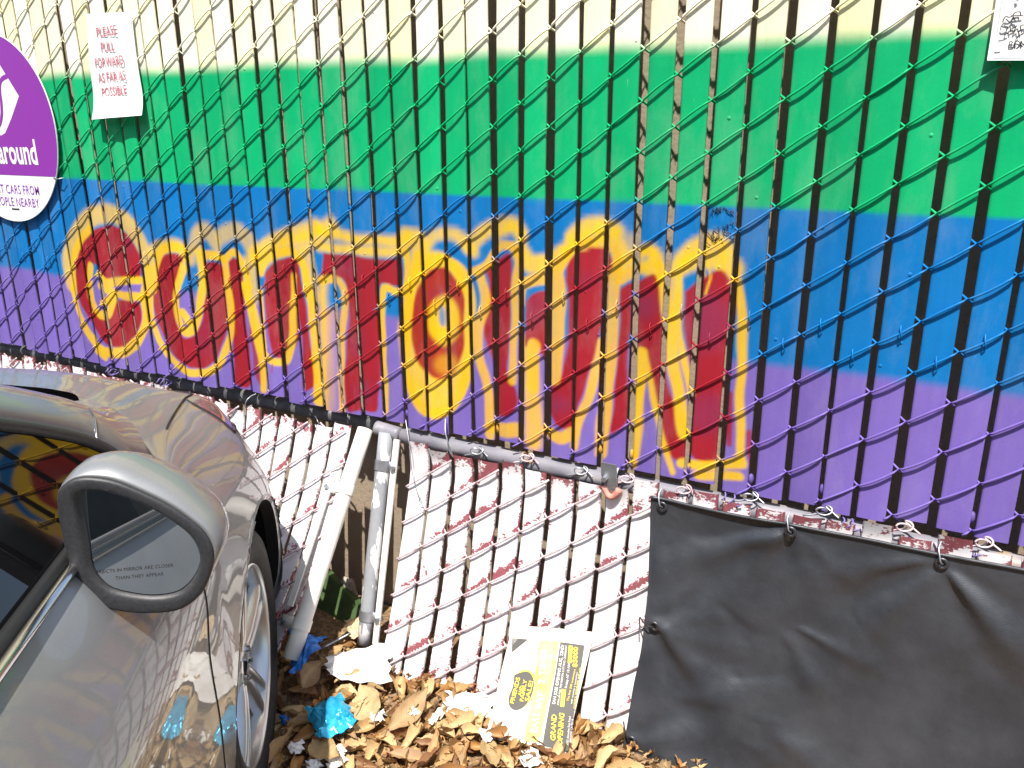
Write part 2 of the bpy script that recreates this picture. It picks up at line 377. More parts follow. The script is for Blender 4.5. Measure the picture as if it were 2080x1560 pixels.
fill(B, [(1368, 500), (1390, 385), (1450, 332), (1600, 308), (1642, 360), (1640, 500), (1602, 540), (1588, 700), (1560, 900), (1510, 1060), (1450, 1240), (1400, 1400), (1330, 1388), (1272, 1310), (1270, 1160), (1330, 1100), (1362, 1000), (1385, 850), (1385, 650)])
fill(B, [(1700, 560), (1765, 515), (1764, 700), (1742, 1000), (1704, 1390), (1650, 1430), (1660, 1200), (1684, 900), (1700, 700)])
fill(N, [(1298, 572), (1325, 556), (1345, 640), (1354, 720), (1362, 800), (1386, 840), (1402, 925), (1385, 936), (1355, 920), (1335, 840), (1312, 742), (1293, 690)])
fill(N, [(1392, 592), (1420, 570), (1470, 548), (1488, 570), (1484, 700), (1476, 800), (1470, 905), (1440, 938), (1412, 930), (1400, 880), (1408, 800), (1398, 720), (1390, 650)])
# bluish wear inside the red
for F, x, y, rx, ry, op in [(A, 790, 260, 40, 60, .25), (A, 1230, 840, 60, 120, .22), (B, 110, 880, 22, 80, .4), (B, 150, 1180, 40, 60, .5), (B, 60, 430, 60, 60, .3), (B, 1180, 680, 60, 80, .3), (B, 1850, 660, 60, 60, .45), (B, 600, 590, 40, 30, .35), (N, 1440, 650, 40, 60, .42), (N, 1440, 840, 36, 40, .4), (B, 1320, 1260, 80, 50, .45), (B, 1490, 500, 60, 30, .25)]:
    ell(F, x, y, rx, ry, WEAR, op*.9, .024)
# purple see-through and hot yellow outlines
fill(A, [(690, 565), (760, 540), (855, 545), (858, 575), (760, 580)], PUR, .9)
for F, pts, wd in [
    (A, [(550, 425), (542, 520), (565, 640), (615, 712), (655, 705), (672, 660), (690, 600)], 45), (A, [(600, 470), (650, 520), (720, 510), (850, 500)], 42), (A, [(610, 540), (690, 575), (780, 600), (860, 605)], 40), (A, [(625, 640), (690, 600)], 40),
    (A, [(452, 560), (485, 700), (545, 820), (610, 905), (670, 935), (760, 930), (830, 880), (872, 800), (885, 700), (872, 610), (885, 520), (895, 430)], 50), (A, [(455, 560), (448, 430), (470, 300), (540, 190)], 40), (A, [(600, 930), (640, 955)], 50),
    (A, [(925, 560), (945, 410), (990, 320), (1060, 300), (1120, 335), (1125, 380)], 48), (A, [(905, 600), (915, 720), (950, 830), (1005, 935), (1070, 1010), (1140, 1058), (1220, 1062), (1295, 1035), (1350, 960), (1388, 860), (1398, 720), (1388, 600), (1375, 480), (1362, 400)], 46),
    (A, [(1112, 430), (1082, 520), (1066, 630), (1085, 740), (1120, 815), (1170, 800), (1200, 720), (1218, 600), (1225, 450), (1212, 345)], 52), (A, [(1215, 360), (1280, 345), (1350, 370)], 48), (A, [(1110, 700), (1150, 760)], 50),
    (A, [(1475, 530), (1500, 620), (1530, 760), (1560, 900), (1585, 1020), (1590, 1160)], 40), (A, [(1495, 540), (1540, 700), (1575, 850), (1610, 960), (1670, 995), (1730, 985), (1755, 920), (1768, 700), (1778, 480)], 46),
    (A, [(1575, 450), (1600, 380), (1680, 340), (1780, 340), (1832, 400), (1862, 520), (1892, 750), (1908, 1000), (1920, 1240)], 52), (A, [(1360, 380), (1420, 330), (1480, 430), (1510, 540)], 44), (A, [(1575, 560), (1590, 760), (1600, 900)], 34),
    (B, [(-110, 505), (0, 512), (22, 560), (20, 800), (16, 1100), (22, 1290)], 46), (B, [(400, 330), (405, 480), (385, 580), (280, 545), (268, 620), (268, 900), (275, 1290)], 48),
    (B, [(480, 360), (420, 600), (405, 850), (420, 1080), (480, 1250), (590, 1310), (700, 1220), (770, 1050), (790, 800), (780, 560), (720, 430), (640, 385), (550, 400)], 70),
    (B, [(815, 450), (880, 410), (960, 310), (1030, 290), (1070, 330), (1062, 500), (1058, 700), (1046, 900), (1044, 1110)], 52), (B, [(850, 470), (880, 600), (845, 800), (850, 950), (890, 1100), (912, 1300), (905, 1440)], 60),
    (B, [(1175, 895), (1165, 1000), (1160, 1150)], 84), (B, [(1310, 430), (1322, 600), (1320, 800), (1312, 960), (1295, 1090)], 96), (B, [(1105, 520), (1170, 500), (1260, 490)], 70), (B, [(1110, 560), (1100, 650)], 40),
    (B, [(1340, 420), (1400, 330), (1500, 280), (1610, 280), (1670, 330), (1680, 450)], 60), (B, [(1590, 880), (1540, 1080), (1490, 1250), (1440, 1390), (1420, 1500)], 60),
    (B, [(940, 1390), (1010, 1410), (1070, 1400)], 90), (B, [(1250, 1410), (1330, 1450), (1400, 1430)], 80), (B, [(1660, 480), (1650, 700), (1640, 900), (1620, 1100), (1590, 1400), (1580, 1540)], 84), (B, [(1700, 500), (1770, 450), (1800, 430)], 70),
    (B, [(1830, 930), (1820, 1100), (1810, 1300), (1780, 1550)], 62)]:
    st(F, pts, wd, ORY if (F is B and pts[0][1] > 400) else (YEL*.55+ORY*.45), .93)
for pts, wd in [([(1308, 715), (1300, 800), (1292, 860), (1284, 940)], 20), ([(1312, 725), (1328, 800), (1345, 880), (1368, 960)], 13), ([(1340, 540), (1352, 600), (1362, 680), (1372, 760), (1384, 830), (1390, 880)], 26), ([(1382, 560), (1376, 640), (1392, 740), (1404, 800)], 15),
                ([(1492, 550), (1506, 620), (1508, 740), (1504, 830), (1506, 930)], 20), ([(1388, 942), (1440, 944), (1506, 938)], 24), ([(1420, 965), (1500, 965)], 20)]:
    st(N, pts, wd, YEL*.6+ORY*.4, .94)
st(N, [(1484, 800), (1480, 900)], 12, RED, .9); st(N, [(1522, 880), (1530, 950)], 12, RED, .8)
st(N, [(1438, 535), (1446, 560), (1440, 580), (1434, 598)], 5, YEL, .95, .003); st(N, [(1426, 520), (1434, 560)], 4, YEL, .9, .003)
for x, y0, y1 in [(1650, 1010, 1060), (1730, 1010, 1070)]: st(A, [(x, y0), (x, y1)], 8, RED, .9, .003)
def wob(x, z, k): return np.sin(x*31*k+z*13)*.5+np.sin(x*77*k-z*41+1.3)*.3+np.sin(z*63*k+x*19+.7)*.3
def sst(e0, e1, x): t = np.clip((x-e0)/(e1-e0), 0, 1); return t*t*(3-2*t)
def paint(x, z):
    x = np.asarray(x, float); z = np.asarray(z, float)
    c = np.broadcast_to(CREAM, x.shape+(3,)).copy(); k_ = np.floor(x/S); c[..., 2] *= .72+.28*np.clip(.8+.6*np.sin(k_*2.7)-.9*sst(1.9, 2.5, x), 0, 1)
    def band(edge, soft, colr):
        nonlocal c
        t = sst(-soft, soft, edge-z)[..., None]; c = c*(1-t)+colr*t
    band(-.040+.004*wob(x, 0*z, .3), .018, GRN); band(-.316+.0035*wob(x, 0*z, .25), .0035, BLU); band(-.600+.006*wob(x, 0*z, .3), .011, PUR)
    X = x+.003*wob(x, z, 1); Zz = z+.003*wob(z, x, 1.2)
    for kind, P, hw, soft, colr, op in strokes:
        mg = hw+soft+.004; lo = P.min(0)-mg; hi = P.max(0)+mg
        k = np.nonzero((X > lo[0]) & (X < hi[0]) & (Zz > lo[1]) & (Zz < hi[1]))[0]
        if not len(k): continue
        px, pz = X[k], Zz[k]; d = np.full(len(k), 1e9); ins = np.zeros(len(k), bool)
        for a, b in zip(P[:-1], P[1:]):
            e = b-a; L = e@e+1e-12; t = np.clip(((px-a[0])*e[0]+(pz-a[1])*e[1])/L, 0, 1)
            d = np.minimum(d, np.hypot(px-a[0]-t*e[0], pz-a[1]-t*e[1]))
            if kind == 'p':
                cr = (a[1] > pz) != (b[1] > pz)
                ins ^= cr & (px < (b[0]-a[0])*(pz-a[1])/(b[1]-a[1]+1e-15)+a[0])
        sd = np.where(ins, -d, d) if kind == 'p' else d-hw
        t = (op*(1-sst(-soft, soft, sd)))[:, None]
        if colr is YEL or colr is ORY: t = t*(1-.12*(.5+.5*wob(px*3, pz, 2)))[:, None]
        c[k] = c[k]*(1-t)+colr*t
    return c

# ------------------------------------------------------------------ setting: ground, wall behind the fence
g = MB(); xs = np.r_[-40, -10, np.linspace(-2, 4, 25), 10, 40]; ys = np.r_[-40, -10, np.linspace(-4, 1.0, 21), 3]
XX, YY = np.meshgrid(xs, ys, indexing='ij'); g.add(np.stack([XX, YY, np.full(XX.shape, -Z0)], -1), grid_faces(len(xs), len(ys)))
o = mk('ground', g, M_ASPH, smooth=False); o['kind'] = 'structure'
def mound(x, y):
    x = np.asarray(x, float); y = np.asarray(y, float)
    return (.026*np.exp(-((y+.13)/.17)**2)+.012*np.exp(-((y+.5)/.3)**2)+.006*np.sin(x*23+y*11)*np.sin(y*29-x*7)+.004)*sst(.2, .7, x)*sst(-1.3, -.9, y)
g = MB(); xs = np.linspace(.2, 3.0, 110); ys = np.linspace(-1.3, .10, 60); XX, YY = np.meshgrid(xs, ys, indexing='ij')
g.add(np.stack([XX, YY, -Z0+mound(XX, YY)+.001], -1), grid_faces(110, 60))
o = mk('leaf_mould', g, M_SOIL); o['kind'] = 'structure'
WY = .117
g = MB()
g.add(*box((1.0, WY+.10, -.1), 8.0, .20, 2.76))
tag(mk('wall', g, M_WALL, smooth=False), 'rough tan wall close behind the fence, seen through the slits between slats', 'wall')

bld = MB()  # assumed block behind the camera, out of view, added to darken the car's reflections
bld.add(*box((-1.0, -11.0, 1.6), 34.0, 3.0, 6.2)); bld.add(*box((-1.0, -11.0, 4.85), 34.6, 3.6, .30))
bld = tag(mk('assumed_building', bld, m_simple_noise('dull_grey_green_wall', (.10, .105, .095), (.16, .16, .145), 2, .85), smooth=False), 'assumed long dull grey block across the lot, out of view, added to darken the car reflections', 'assumed_building')
for k in range(8):
    x_ = -15+4.1*k
    mk('window', MB().add(*box((x_, -9.475, .9), 1.9, .05, 1.4)), M_CARGLASS, bld, smooth=False)

# ------------------------------------------------------------------ painted upper fence
GJ = {int(k): v for k, v in zip(range(37), [-.004, -.003, 0, .001, 0, .001, -.002, -.002, -.001, -.002, -.004, -.001, -.001, 0, -.003, -.002, -.001, -.001, 0, 0, -.001, 0, 0, 0, .001, .001, .001, 0, -.001, 0, .002, -.002, -.001, 0, 0, -.002, .002])}
C0, C1 = -14, 47
fence = thing('chain_link_fence', 'chain link fence with slats painted in green, blue and purple bands and red letters', 'fence', (1.2, 0, 0))
sl_ = MB(); zz = np.r_[np.linspace(-.3, -.04, 10)[0:0], np.linspace(-1, 0, 2)[0:0]]
prof = np.array([[-1, .0035], [-1, .0005], [-.97, -.0012], [-.84, -.0019], [-.7, -.0022], [-.55, -.0024], [-.4, -.0026], [-.27, -.0027], [-.13, -.0028], [0, -.0028], [.13, -.0028], [.27, -.0027], [.4, -.0026], [.55, -.0024], [.7, -.0022], [.84, -.0019], [.97, -.0012], [1, .0005], [1, .0035]])
slat_bottoms = {}
for i in range(C0, C1):
    j0, j1 = GJ.get(i, 0)*.0+random.uniform(-.0022, .0022), 0
    xc = (i+.5)*S+random.uniform(-.0025, .0025)+.5*(GJ.get(i, 0)+GJ.get(i+1, 0))*.4
    hw = .0260+random.uniform(-.0012, .0012) if i < 20 else .0252+random.uniform(-.001, .001)
    zb = -.862+random.uniform(-.010, .006); slat_bottoms[i] = (xc, zb)
    zs = np.r_[np.arange(zb, -.42, .0042), np.arange(-.42, -.06, .009), np.arange(-.06, -.01, .005), np.arange(-.01, .60, .03)]
    lean = random.uniform(-.004, .004); yj = random.uniform(-.001, .0015); twist = random.uniform(-.03, .03)
    bow = random.uniform(-.003, .003)
    V = np.zeros((len(zs), len(prof), 3))
    dx = lean*(zs+.4)+bow*np.sin((zs+.9)*3)*.4
    V[..., 0] = xc+dx[:, None]+prof[None, :, 0]*hw
    V[..., 1] = prof[None, :, 1]+yj+twist*prof[None, :, 0]*hw+(.002*np.sin(zs*9+i*1.7))[:, None]
    V[..., 2] = zs[:, None]
    cc = paint(V[..., 0].ravel(), V[..., 2].ravel())*random.uniform(.88, 1.07)
    nv = len(prof); f = grid_faces(len(zs), nv)
    sl_.add(V, f, Col=cc)
mk('slat_panel', sl_, M_PAINT, fence, smooth=True)
def helix_front(t): return -.0042-.0052*np.sin(math.pi*np.clip(t, 0, 1))**.7
wr = MB(); KR0, KR1 = -7, 10
for i in range(C0, C1):
    pts = []
    odd = i % 2
    zlow = -.868+random.uniform(-.004, .01)
    jz = [random.uniform(-.0025, .0025) for _ in range(40)]; jx = random.uniform(-.001, .001)
    for k in range(-6, 11):
        zb = -k*HP-(HP/2 if odd else 0)       # node on column i, this row
        # from column i (zb) forward and up to column i+1 (zb + HP/2), then back behind to column i (zb + HP)
        pts.append((k, zb))
    pts.sort(key=lambda q: q[1])
    path = []
    for k, zb in pts:
        for t in np.linspace(0, 1, 11)[:-1]:
            path.append(((i+t)*S+jx, helix_front(t) if 0 < t < 1 else -.001, zb+t*HP/2+jz[k+10]*math.sin(math.pi*t)))
        for t in np.linspace(0, 1, 5)[:-1]:
            path.append(((i+1-t)*S+jx, .001+.0068*math.sin(math.pi*t), zb+HP/2+t*HP/2))
    P = np.array(path); P = P[(P[:, 2] > zlow) & (P[:, 2] < .42)]
    v, f = tube(P, .0022, 6); wr.add(v, f, Col=paint(v[:, 0], v[:, 2])*.96)
mk('wire_mesh', wr, M_PAINT, fence)
st_ = MB()
for i in range(C0, C1):                          # crimped staples on the wires half way up the blue
    zc = -6*HP+HP/4-(0 if i % 2 == 0 else HP/2); xc = (i+.5)*S+random.uniform(-.004, .008); zc += (xc-(i+.5)*S)*HP/2/S
    P = np.array([(xc-.001, -.004, zc+.011), (xc-.001, -.0085, zc+.009), (xc, -.0125, zc+.002), (xc+.0015, -.0115, zc-.006), (xc+.003, -.006, zc-.011)])
    v, f = tube(crv(P, 9), .0012, 5); st_.add(v, f, Col=paint(v[:, 0], v[:, 2])*1.05)
mk('staple', st_, M_PAINT, fence)['kind'] = 'stuff'
kb = MB()
for i in [k for k in range(C0, C1) if random.random() < .55]:   # knobs of the locking strip, seen in the slits near the slat feet
    x_ = i*S+random.uniform(-.004, .004); z_ = -.836+random.uniform(-.006, .006)
    v, f = tube([(x_, .010, z_-.012), (x_, .0095, z_-.008), (x_, .009, z_), (x_, .0095, z_+.008), (x_, .010, z_+.011)], [.001, .0045, .0058, .0045, .001], 8); kb.add(v, f, Col=paint(v[:, 0], v[:, 2])*.7)
mk('slat_lock', kb, M_PAINT, fence)['kind'] = 'stuff'
# rails under the painted fence
def rod(name, a, b, r, m, parent, n=16, sag=0.0):
    P = np.array([np.asarray(a)+(np.asarray(b)-np.asarray(a))*t+np.array([0, 0, -sag*math.sin(math.pi*t)]) for t in np.linspace(0, 1, 9)])
    return mk(name, MB().add(*tube(P, r, n)), m, parent)
rod('rail', (-1.3, .050, -.899), (1.030, .046, -.900), .0215, M_DARKRAIL, fence)
rod('rail', (1.060, .016, -.902), (3.2, .008, -.907), .0205, M_RAIL, fence)
def tie(x, z, parent, colr_at=None, big=1.0, ry=.010):
    t = np.linspace(0, 1, 40); a = t*2*math.pi*1.5
    P = np.stack([x+(t-.5)*.030*big+.004*np.sin(a*2), ry-.034*np.abs(np.cos(a*.5))*.9+.004, z+.013*np.sin(a)*big], -1)
    P = np.r_[P, [[x+.022*big, -.022, z-.004], [x+.03*big, -.024, z+.002]]]
    v, f = tube(crv(P, 60), .0016, 5)
    cz = colr_at if colr_at is not None else np.array([.40, .33, .55])
    return mk('tie_wire', MB().add(v, f, Col=np.broadcast_to(cz, (len(v), 3))), M_PAINT, parent)
for u, v_ in [(1485, 988), (1725, 1040), (1960, 1085), (1070, 905), (225, 745), (330, 765)]:
    q = onY(u, v_, -.004); tie(q[0], -.884, fence, paint(np.array([q[0]]), np.array([-.85]))[0]*.8+.05, random.uniform(.7, 1.0))
# loose twists of wire at the broken corner
def wire(name, pts, r, m, parent, n=70):
    return mk(name, MB().add(*tube(crv(pts, n), r, 6)), m, parent)
def pY(u, v, y): return onY(u, v, y)
wire('loose_wire', [pY(824, 852, -.01), pY(828, 880, -.025), pY(832, 905, -.035), pY(836, 950, -.04), pY(843, 985, -.045), pY(850, 1006, -.045), pY(856, 1018, -.045), pY(860, 1030, -.05), pY(852, 1026, -.05), pY(851, 1018, -.05), pY(856, 1010, -.055)], .0010, M_GALV, fence)
wire('loose_wire', [pY(905, 850, -.01), pY(905, 880, -.03), pY(912, 905, -.035), pY(920, 928, -.03), pY(915, 920, -.025), pY(908, 890, -.02), pY(904, 862, -.01)], .0014, M_GALV, fence)
wire('loose_wire', [pY(520, 800, -.01), pY(508, 806, -.02), pY(500, 815, -.03), pY(501, 828, -.02), pY(512, 823, -.005)], .0014, M_GALV, fence)
wire('loose_wire', [pY(640, 845, -.01), pY(645, 855, -.03), pY(650, 872, -.03), pY(646, 876, -.03), pY(640, 862, -.02)], .0012, M_GALV, fence)
# black scribbled tags on the blue
ink = MB()
def scrib(u0, v0, du, dv, s, n, seed):
    r = random.Random(seed); y = -.0036
    for k in range(n):
        c = (u0+du*k/(n-1), v0+dv*k/(n-1)); P = [pY(c[0]+r.uniform(-s, s), c[1]+r.uniform(-s*1.4, s*1.4), y) for _ in range(4)]
        ink.add(*tube(crv(P, 12), .0006, 4))
scrib(1446, 431, 40, -4, 7, 7, 1); scrib(1442, 478, 44, -26, 6, 8, 2); scrib(1440, 492, 48, -20, 6, 8, 5)
mk('marker_scribble', ink, M_MARKER, fence)

# ------------------------------------------------------------------ lower fence panels
def wires_of(q, i, odd0): pass
def lower_panel(q, i0, i1, s_top, s_bot, parent, yoff, parity, wmat, smin=None):
    sb = MB()
    for i in range(i0, i1):
        top = s_top-(.017 if s_top < 0 and i >= 9 else 0)+random.uniform(-.012, .012); bot = s_bot+random.uniform(-.02, .02)
        ss = np.arange(top, bot, .0055); hw = .0262+random.uniform(-.0015, .001); jx = random.uniform(-.002, .002); ln = random.uniform(-.008, .008)
        pr = prof[::1]; V = np.zeros((len(ss), len(pr), 3))
        for k, (u, y) in enumerate(pr):
            P = psurf(q, np.full(len(ss), i+.5+u*hw/S), ss); P[:, 0] += jx+ln*ss
            P[:, 1] += yoff+y*1.6+random.uniform(-.0002, .0002)+.0015*np.sin(ss*23+i)
            V[:, k] = P
        # folded, crumpled tops
        fold = random.random() < .35
        edge = np.clip((top+.035-ss)/.035, 0, 1)
        V[..., 1] -= (edge**1.5*random.uniform(-.002, .010 if fold else .002))[:, None]
        V[..., 0] += (edge*random.uniform(-.004, .004))[:, None]
        # paint shadow just above each wire, worn tops and muddy feet
        uu = (pr[:, 0]+1)/2
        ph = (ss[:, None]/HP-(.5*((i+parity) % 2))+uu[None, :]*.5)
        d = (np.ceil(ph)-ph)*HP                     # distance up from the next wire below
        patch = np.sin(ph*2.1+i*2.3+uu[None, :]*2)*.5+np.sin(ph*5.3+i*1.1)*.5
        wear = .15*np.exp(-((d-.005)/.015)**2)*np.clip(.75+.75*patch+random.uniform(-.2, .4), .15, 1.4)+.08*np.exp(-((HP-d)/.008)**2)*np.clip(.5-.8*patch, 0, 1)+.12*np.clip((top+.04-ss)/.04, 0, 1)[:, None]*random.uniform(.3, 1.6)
        wear += .045*np.clip(patch, 0, 1)+.018+.10*np.clip((ss-s_bot+.22)/.22, 0, 1)[:, None]**2 + .075*(np.abs(pr[:, 0])[None, :] > .93) + random.uniform(-.035, .015)
        sb.add(V, grid_faces(len(ss), len(pr)), wear=wear.ravel())
    mk('slat_panel', sb, M_PEEL, parent)
    wb = MB()
    for i in range(i0, i1):
        path = []; jx = random.uniform(-.001, .001)
        rows = np.arange(0, 9)
        for k in rows:                              # walk downwards: behind, then in front from column i+1 back down to column i
            s1 = (k+.5*((i+parity) % 2)-.5)*HP      # node on column i+1 (half a row above)
            for t in np.linspace(0, 1, 11)[:-1]:
                path.append((i+1-t, s1+t*HP/2, -.0085-.0062*math.sin(math.pi*t)**.7 if t > 0 else -.004))
            for t in np.linspace(0, 1, 5)[:-1]:
                path.append((i+t, s1+HP/2+t*HP/2, -.003+.010*math.sin(math.pi*t)))
        Pp = np.array(path); keep = (Pp[:, 1] > s_top-.005) & (Pp[:, 1] < s_bot-.01); Pp = Pp[keep]
        P = psurf(q, Pp[:, 0], Pp[:, 1]); P[:, 1] += yoff+Pp[:, 2]; P[:, 0] += jx
        wb.add(*tube(P, .0026, 6))
    mk('wire_mesh', wb, wmat, parent)
RP = thing('fence_panel', 'low chain link panel of peeling white slats between grey pipe and black tarp', 'fence panel', (1.6, -.1, 0), 'low white slat panels under the painted fence')
lower_panel(QR, 0, 31, -.066, .60, RP, -.013, 1, M_WHITEWIRE)
LP = thing('fence_panel', 'leaning low panel of white slats beside the car with cream pipe frame', 'fence panel', (.6, -.1, 0), 'low white slat panels under the painted fence')
lower_panel(QL, -26, 4, .10, .66, LP, -.002, 0, M_WHITEWIRE)
# posts with tension bars and bands
def post(parent, top, bot, r, m, bar_off, band_uv, mband, bar_from=.05, bar_to=.97, foot=None):
    a, b = np.asarray(top), np.asarray(bot); rod('post', a, b, r, m, parent, 20)
    off = np.asarray(bar_off); A0 = a+(b-a)*bar_from+off; B0 = a+(b-a)*bar_to+off
    ax = (b-a)/np.linalg.norm(b-a); e1 = np.cross(ax, (0, 1, 0)); e1 /= np.linalg.norm(e1); e2 = np.cross(ax, e1)
    tb = MB(); R = np.stack([e1, e2, ax], 1); tb.add(*box((A0+B0)/2, .016, .005, np.linalg.norm(B0-A0), R)); mk('tension_bar', tb, m if m is not M_GREYPIPE else M_OLDPAINTPIPE, parent, smooth=False)
    for t in band_uv:
        c = a+(b-a)*t; th = np.linspace(0, 2*math.pi, 25); V = []
        for k in th:
            for h in (-.013, .013): V.append(c+(r+.0025)*(math.cos(k)*e1+math.sin(k)*e2)+h*ax)
        cb = MB().add(V, grid_faces(25, 2))
        d = off/np.linalg.norm(off); cen = c+off*.62; e3 = np.cross(ax, d)
        cb.add(*box(cen, np.linalg.norm(off)*1.15, .004, .026, np.stack([d, e3, ax], 1)))
        bo = mk('clamp', cb, mband, parent)
        nut = MB(); v, f = tube([c+off*1.05-e3*.012, c+off*1.05+e3*.012], .006, 6); nut.add(v, f); mk('bolt', nut, M_GALV, bo, smooth=False)
def pz(u, v, y): return onY(u, v, y)
wt = pz(742, 872, -.012); wb_ = onP(592, 1330, QL); wb_ = onP(600, 1310, QL, .0)
post(LP, wt, wb_+(wb_-wt)*.06, .0195, M_OLDPAINTPIPE, (-.050, -.002, -.004), (.28, .86), M_OLDPAINTPIPE, .08, .8)
gt = pz(785, 878, -.010); gb = onP(745, 1262, QR, .0)
post(RP, gt, gb+(gb-gt)*.12, .0185, M_GREYPIPE, (.036, -.004, 0), (.15, .86), M_GALV, .02, .98)
# top fittings: white stubs of the gate corner
rod('rail_end', pz(765, 868, -.004), pz(812, 882, .0), .017, M_RAIL, RP)
def clampfit(u, v, parent):
    c = pz(u, v, -.018); fb = MB(); th = np.linspace(-.4, 2.1, 12)
    V = []
    for x in (-.016, .016):
        for k in th: V.append(c+np.array([x, .028-.030*math.cos(k)*.9, .026*math.sin(k)-.006]))
    fb.add(V, grid_faces(2, 12)); fb.add(*box(c+np.array([0, -.004, .014]), .034, .003, .030)); fb.add(*box(c+np.array([.006, -.004, -.016]), .030, .003, .030))
    o = mk('rail_clamp', fb, M_GALV, parent, smooth=False)
    mk('bolt', MB().add(*tube([c+np.array([-.006, -.018, -.004]), c+np.array([-.006, .0, -.004])], .006, 6)), M_GALV, o, smooth=False)
clampfit(1238, 966, RP)
for u, v_ in [(968, 912), (1070, 926), (1178, 952), (1272, 968), (1386, 990), (1520, 1004), (1668, 1032), (1830, 1064), (1990, 1096)]:
    q = pz(u, v_, -.006); t = np.linspace(0, 1, 30); a = t*2*math.pi*1.3
    P = np.stack([q[0]+.011*np.cos(a)+.012*t, -.012-.010*np.sin(a*.5), q[2]+.007*np.sin(a)], -1)
    P = np.r_[P, [[q[0]+.034, -.014, q[2]-.010]]]; P = np.r_[[[q[0]-.030, -.012, q[2]-.020]], P]
    wire('tie_wire', P, .0018, M_GALV if random.random() < .4 else M_WHITEWIRE, RP, 60)
q = pz(1242, 1004, -.022); rg = MB(); t = np.linspace(0, 1, 14)
rg.add(*tube(np.stack([q[0]-.018+.036*t, q[1]-.004*np.sin(t*3), q[2]+.010*(t-.5)**2*8-.004], -1), np.linspace(.006, .008, 14), 6)); mk('rag', rg, m_simple_noise('faded_red_cloth', (.40, .14, .11), (.58, .26, .20), 60, .8), RP)

# ------------------------------------------------------------------ black tarp
tarp = thing('tarp', 'black vinyl tarp tied by eyelets over the lower fence at right', 'tarp', (2.2, -.12, 0))
eyes = [(1347, 1024), (1606, 1073), (1911, 1138), (1334, 1262), (1288, 1497)]
EY = [onP(u, v, QR, .034) for u, v in eyes]
EY += [np.array([2.62, EY[2][1], EY[2][2]-.005])]
NU, NV = 150, 110
edgeL = [(1324, 1006), (1322, 1090), (1320, 1180), (1312, 1258), (1306, 1310), (1289, 1390), (1276, 1470), (1268, 1512), (1262, 1560)]
eL = crv([onP(u, v, QR, .034) for u, v in edgeL], NV)
eL[:, 2] = np.linspace(eL[0, 2], eL[-1, 2], NV)*0+eL[:, 2]
topE = [(1324, 1006), (1345, 1012), (1450, 1035), (1606, 1058), (1760, 1090), (1911, 1122), (2080, 1150)]
tE = [onP(u, v, QR, .034) for u, v in topE]; tE.append(np.array([2.62, tE[-1][1], tE[-1][2]-.002])); tE.append(np.array([3.0, tE[-1][1], tE[-1][2]-.004]))
tE = crv(tE, NU)
V = np.zeros((NU, NV, 3))
for a in range(NU):
    t = a/(NU-1)
    for b in range(NV):
        s = b/(NV-1)
        x = tE[a, 0]+(eL[b, 0]-eL[0, 0])*(1-t)**2; z = tE[a, 2]+s*(eL[-1, 2]-eL[0, 2])*1.0
        if a == 0: z = eL[b, 2]
        zl = eL[b, 2]; zr = tE[a, 2]+s*(-1.455-tE[a, 2]); z = zl*(1-t)**3+zr*(1-(1-t)**3)
        z = max(z, -1.462)
        y = panel_y(QR, (x-QR[0])/S, z)-.028
        V[a, b] = (x, y, z)
X, Zc = V[..., 0], V[..., 2]; D = np.zeros((NU, NV))
def fold(p0, ang, ln, amp, wid, sharp=1.0):         # a ridge that starts at p0 and fades along ang
    global D
    dx, dz = X-p0[0], Zc-p0[1]; c, s = math.cos(ang), math.sin(ang)
    al = dx*c+dz*s; ac = -dx*s+dz*c; w_ = wid*(.35+1.1*np.clip(al/ln, 0, 1))
    D += amp*np.exp(-(ac/w_)**2)*np.where(al > 0, np.exp(-(al/ln)**2), np.exp(-(al/(wid*.8))**2))*np.clip((al+wid)/wid, 0, 1)
R_ = math.radians
e = [(p[0], p[2]) for p in EY]
for k, lst in {0: [(-40, .10, .008, .014), (-75, .12, -.006, .012), (-15, .12, -.004, .01)],
               1: [(-150, .34, .016, .030), (-168, .30, -.012, .026), (-125, .22, .009, .022), (-95, .20, -.007, .02), (-60, .16, .006, .02), (-30, .2, .006, .02)],
               2: [(-160, .22, .012, .022), (-140, .30, -.012, .028), (-120, .30, .010, .026), (-45, .22, .016, .020), (-62, .2, -.010, .018), (-25, .2, -.006, .02)],
               3: [(22, .18, .008, .024), (-5, .26, .009, .03), (-38, .28, .016, .040), (-62, .26, -.012, .034), (45, .2, -.005, .02)],
               4: [(20, .22, .010, .03), (48, .25, -.006, .03), (-10, .3, .006, .03)], 5: [(-150, .25, .012, .03), (-120, .25, -.01, .03)]}.items():
    for dg, ln, am, wd in lst: fold(e[k], R_(dg), ln, am, wd)
fold((1.95, -1.10), R_(-40), .25, -.006, .030); fold((2.08, -1.13), R_(-55), .22, .006, .030); fold((2.10, -1.10), R_(-15), .16, .007, .016); fold((1.90, -1.30), R_(20), .3, .010, .05); fold((2.1, -1.33), R_(-25), .35, .012, .06); fold((2.0, -1.22), R_(35), .2, -.010, .04)
for k in range(26):
    fold((rng.uniform(1.75, 2.6), rng.uniform(-1.42, -.98)), rng.uniform(-2.6, .2), rng.uniform(.06, .2), rng.uniform(-.003, .003), rng.uniform(.010, .03))
for p in e: D -= .010*np.exp(-((X-p[0])**2+(Zc-p[1])**2)/.022**2)     # eyelets pull the sheet in
D += .004*np.sin(X*14+Zc*9)+.003*np.sin(X*5-Zc*21)
D *= np.clip((np.arange(NU)/6)[:, None]+.3, 0, 1)
V[..., 1] -= np.maximum(D, -.006)*.7+.014
tm = MB(); tm.add(V, grid_faces(NU, NV)); back = V.copy(); back[..., 1] += .0012
n0 = NU*NV; rim = []
tm.add(back, [q[::-1] for q in grid_faces(NU, NV)])
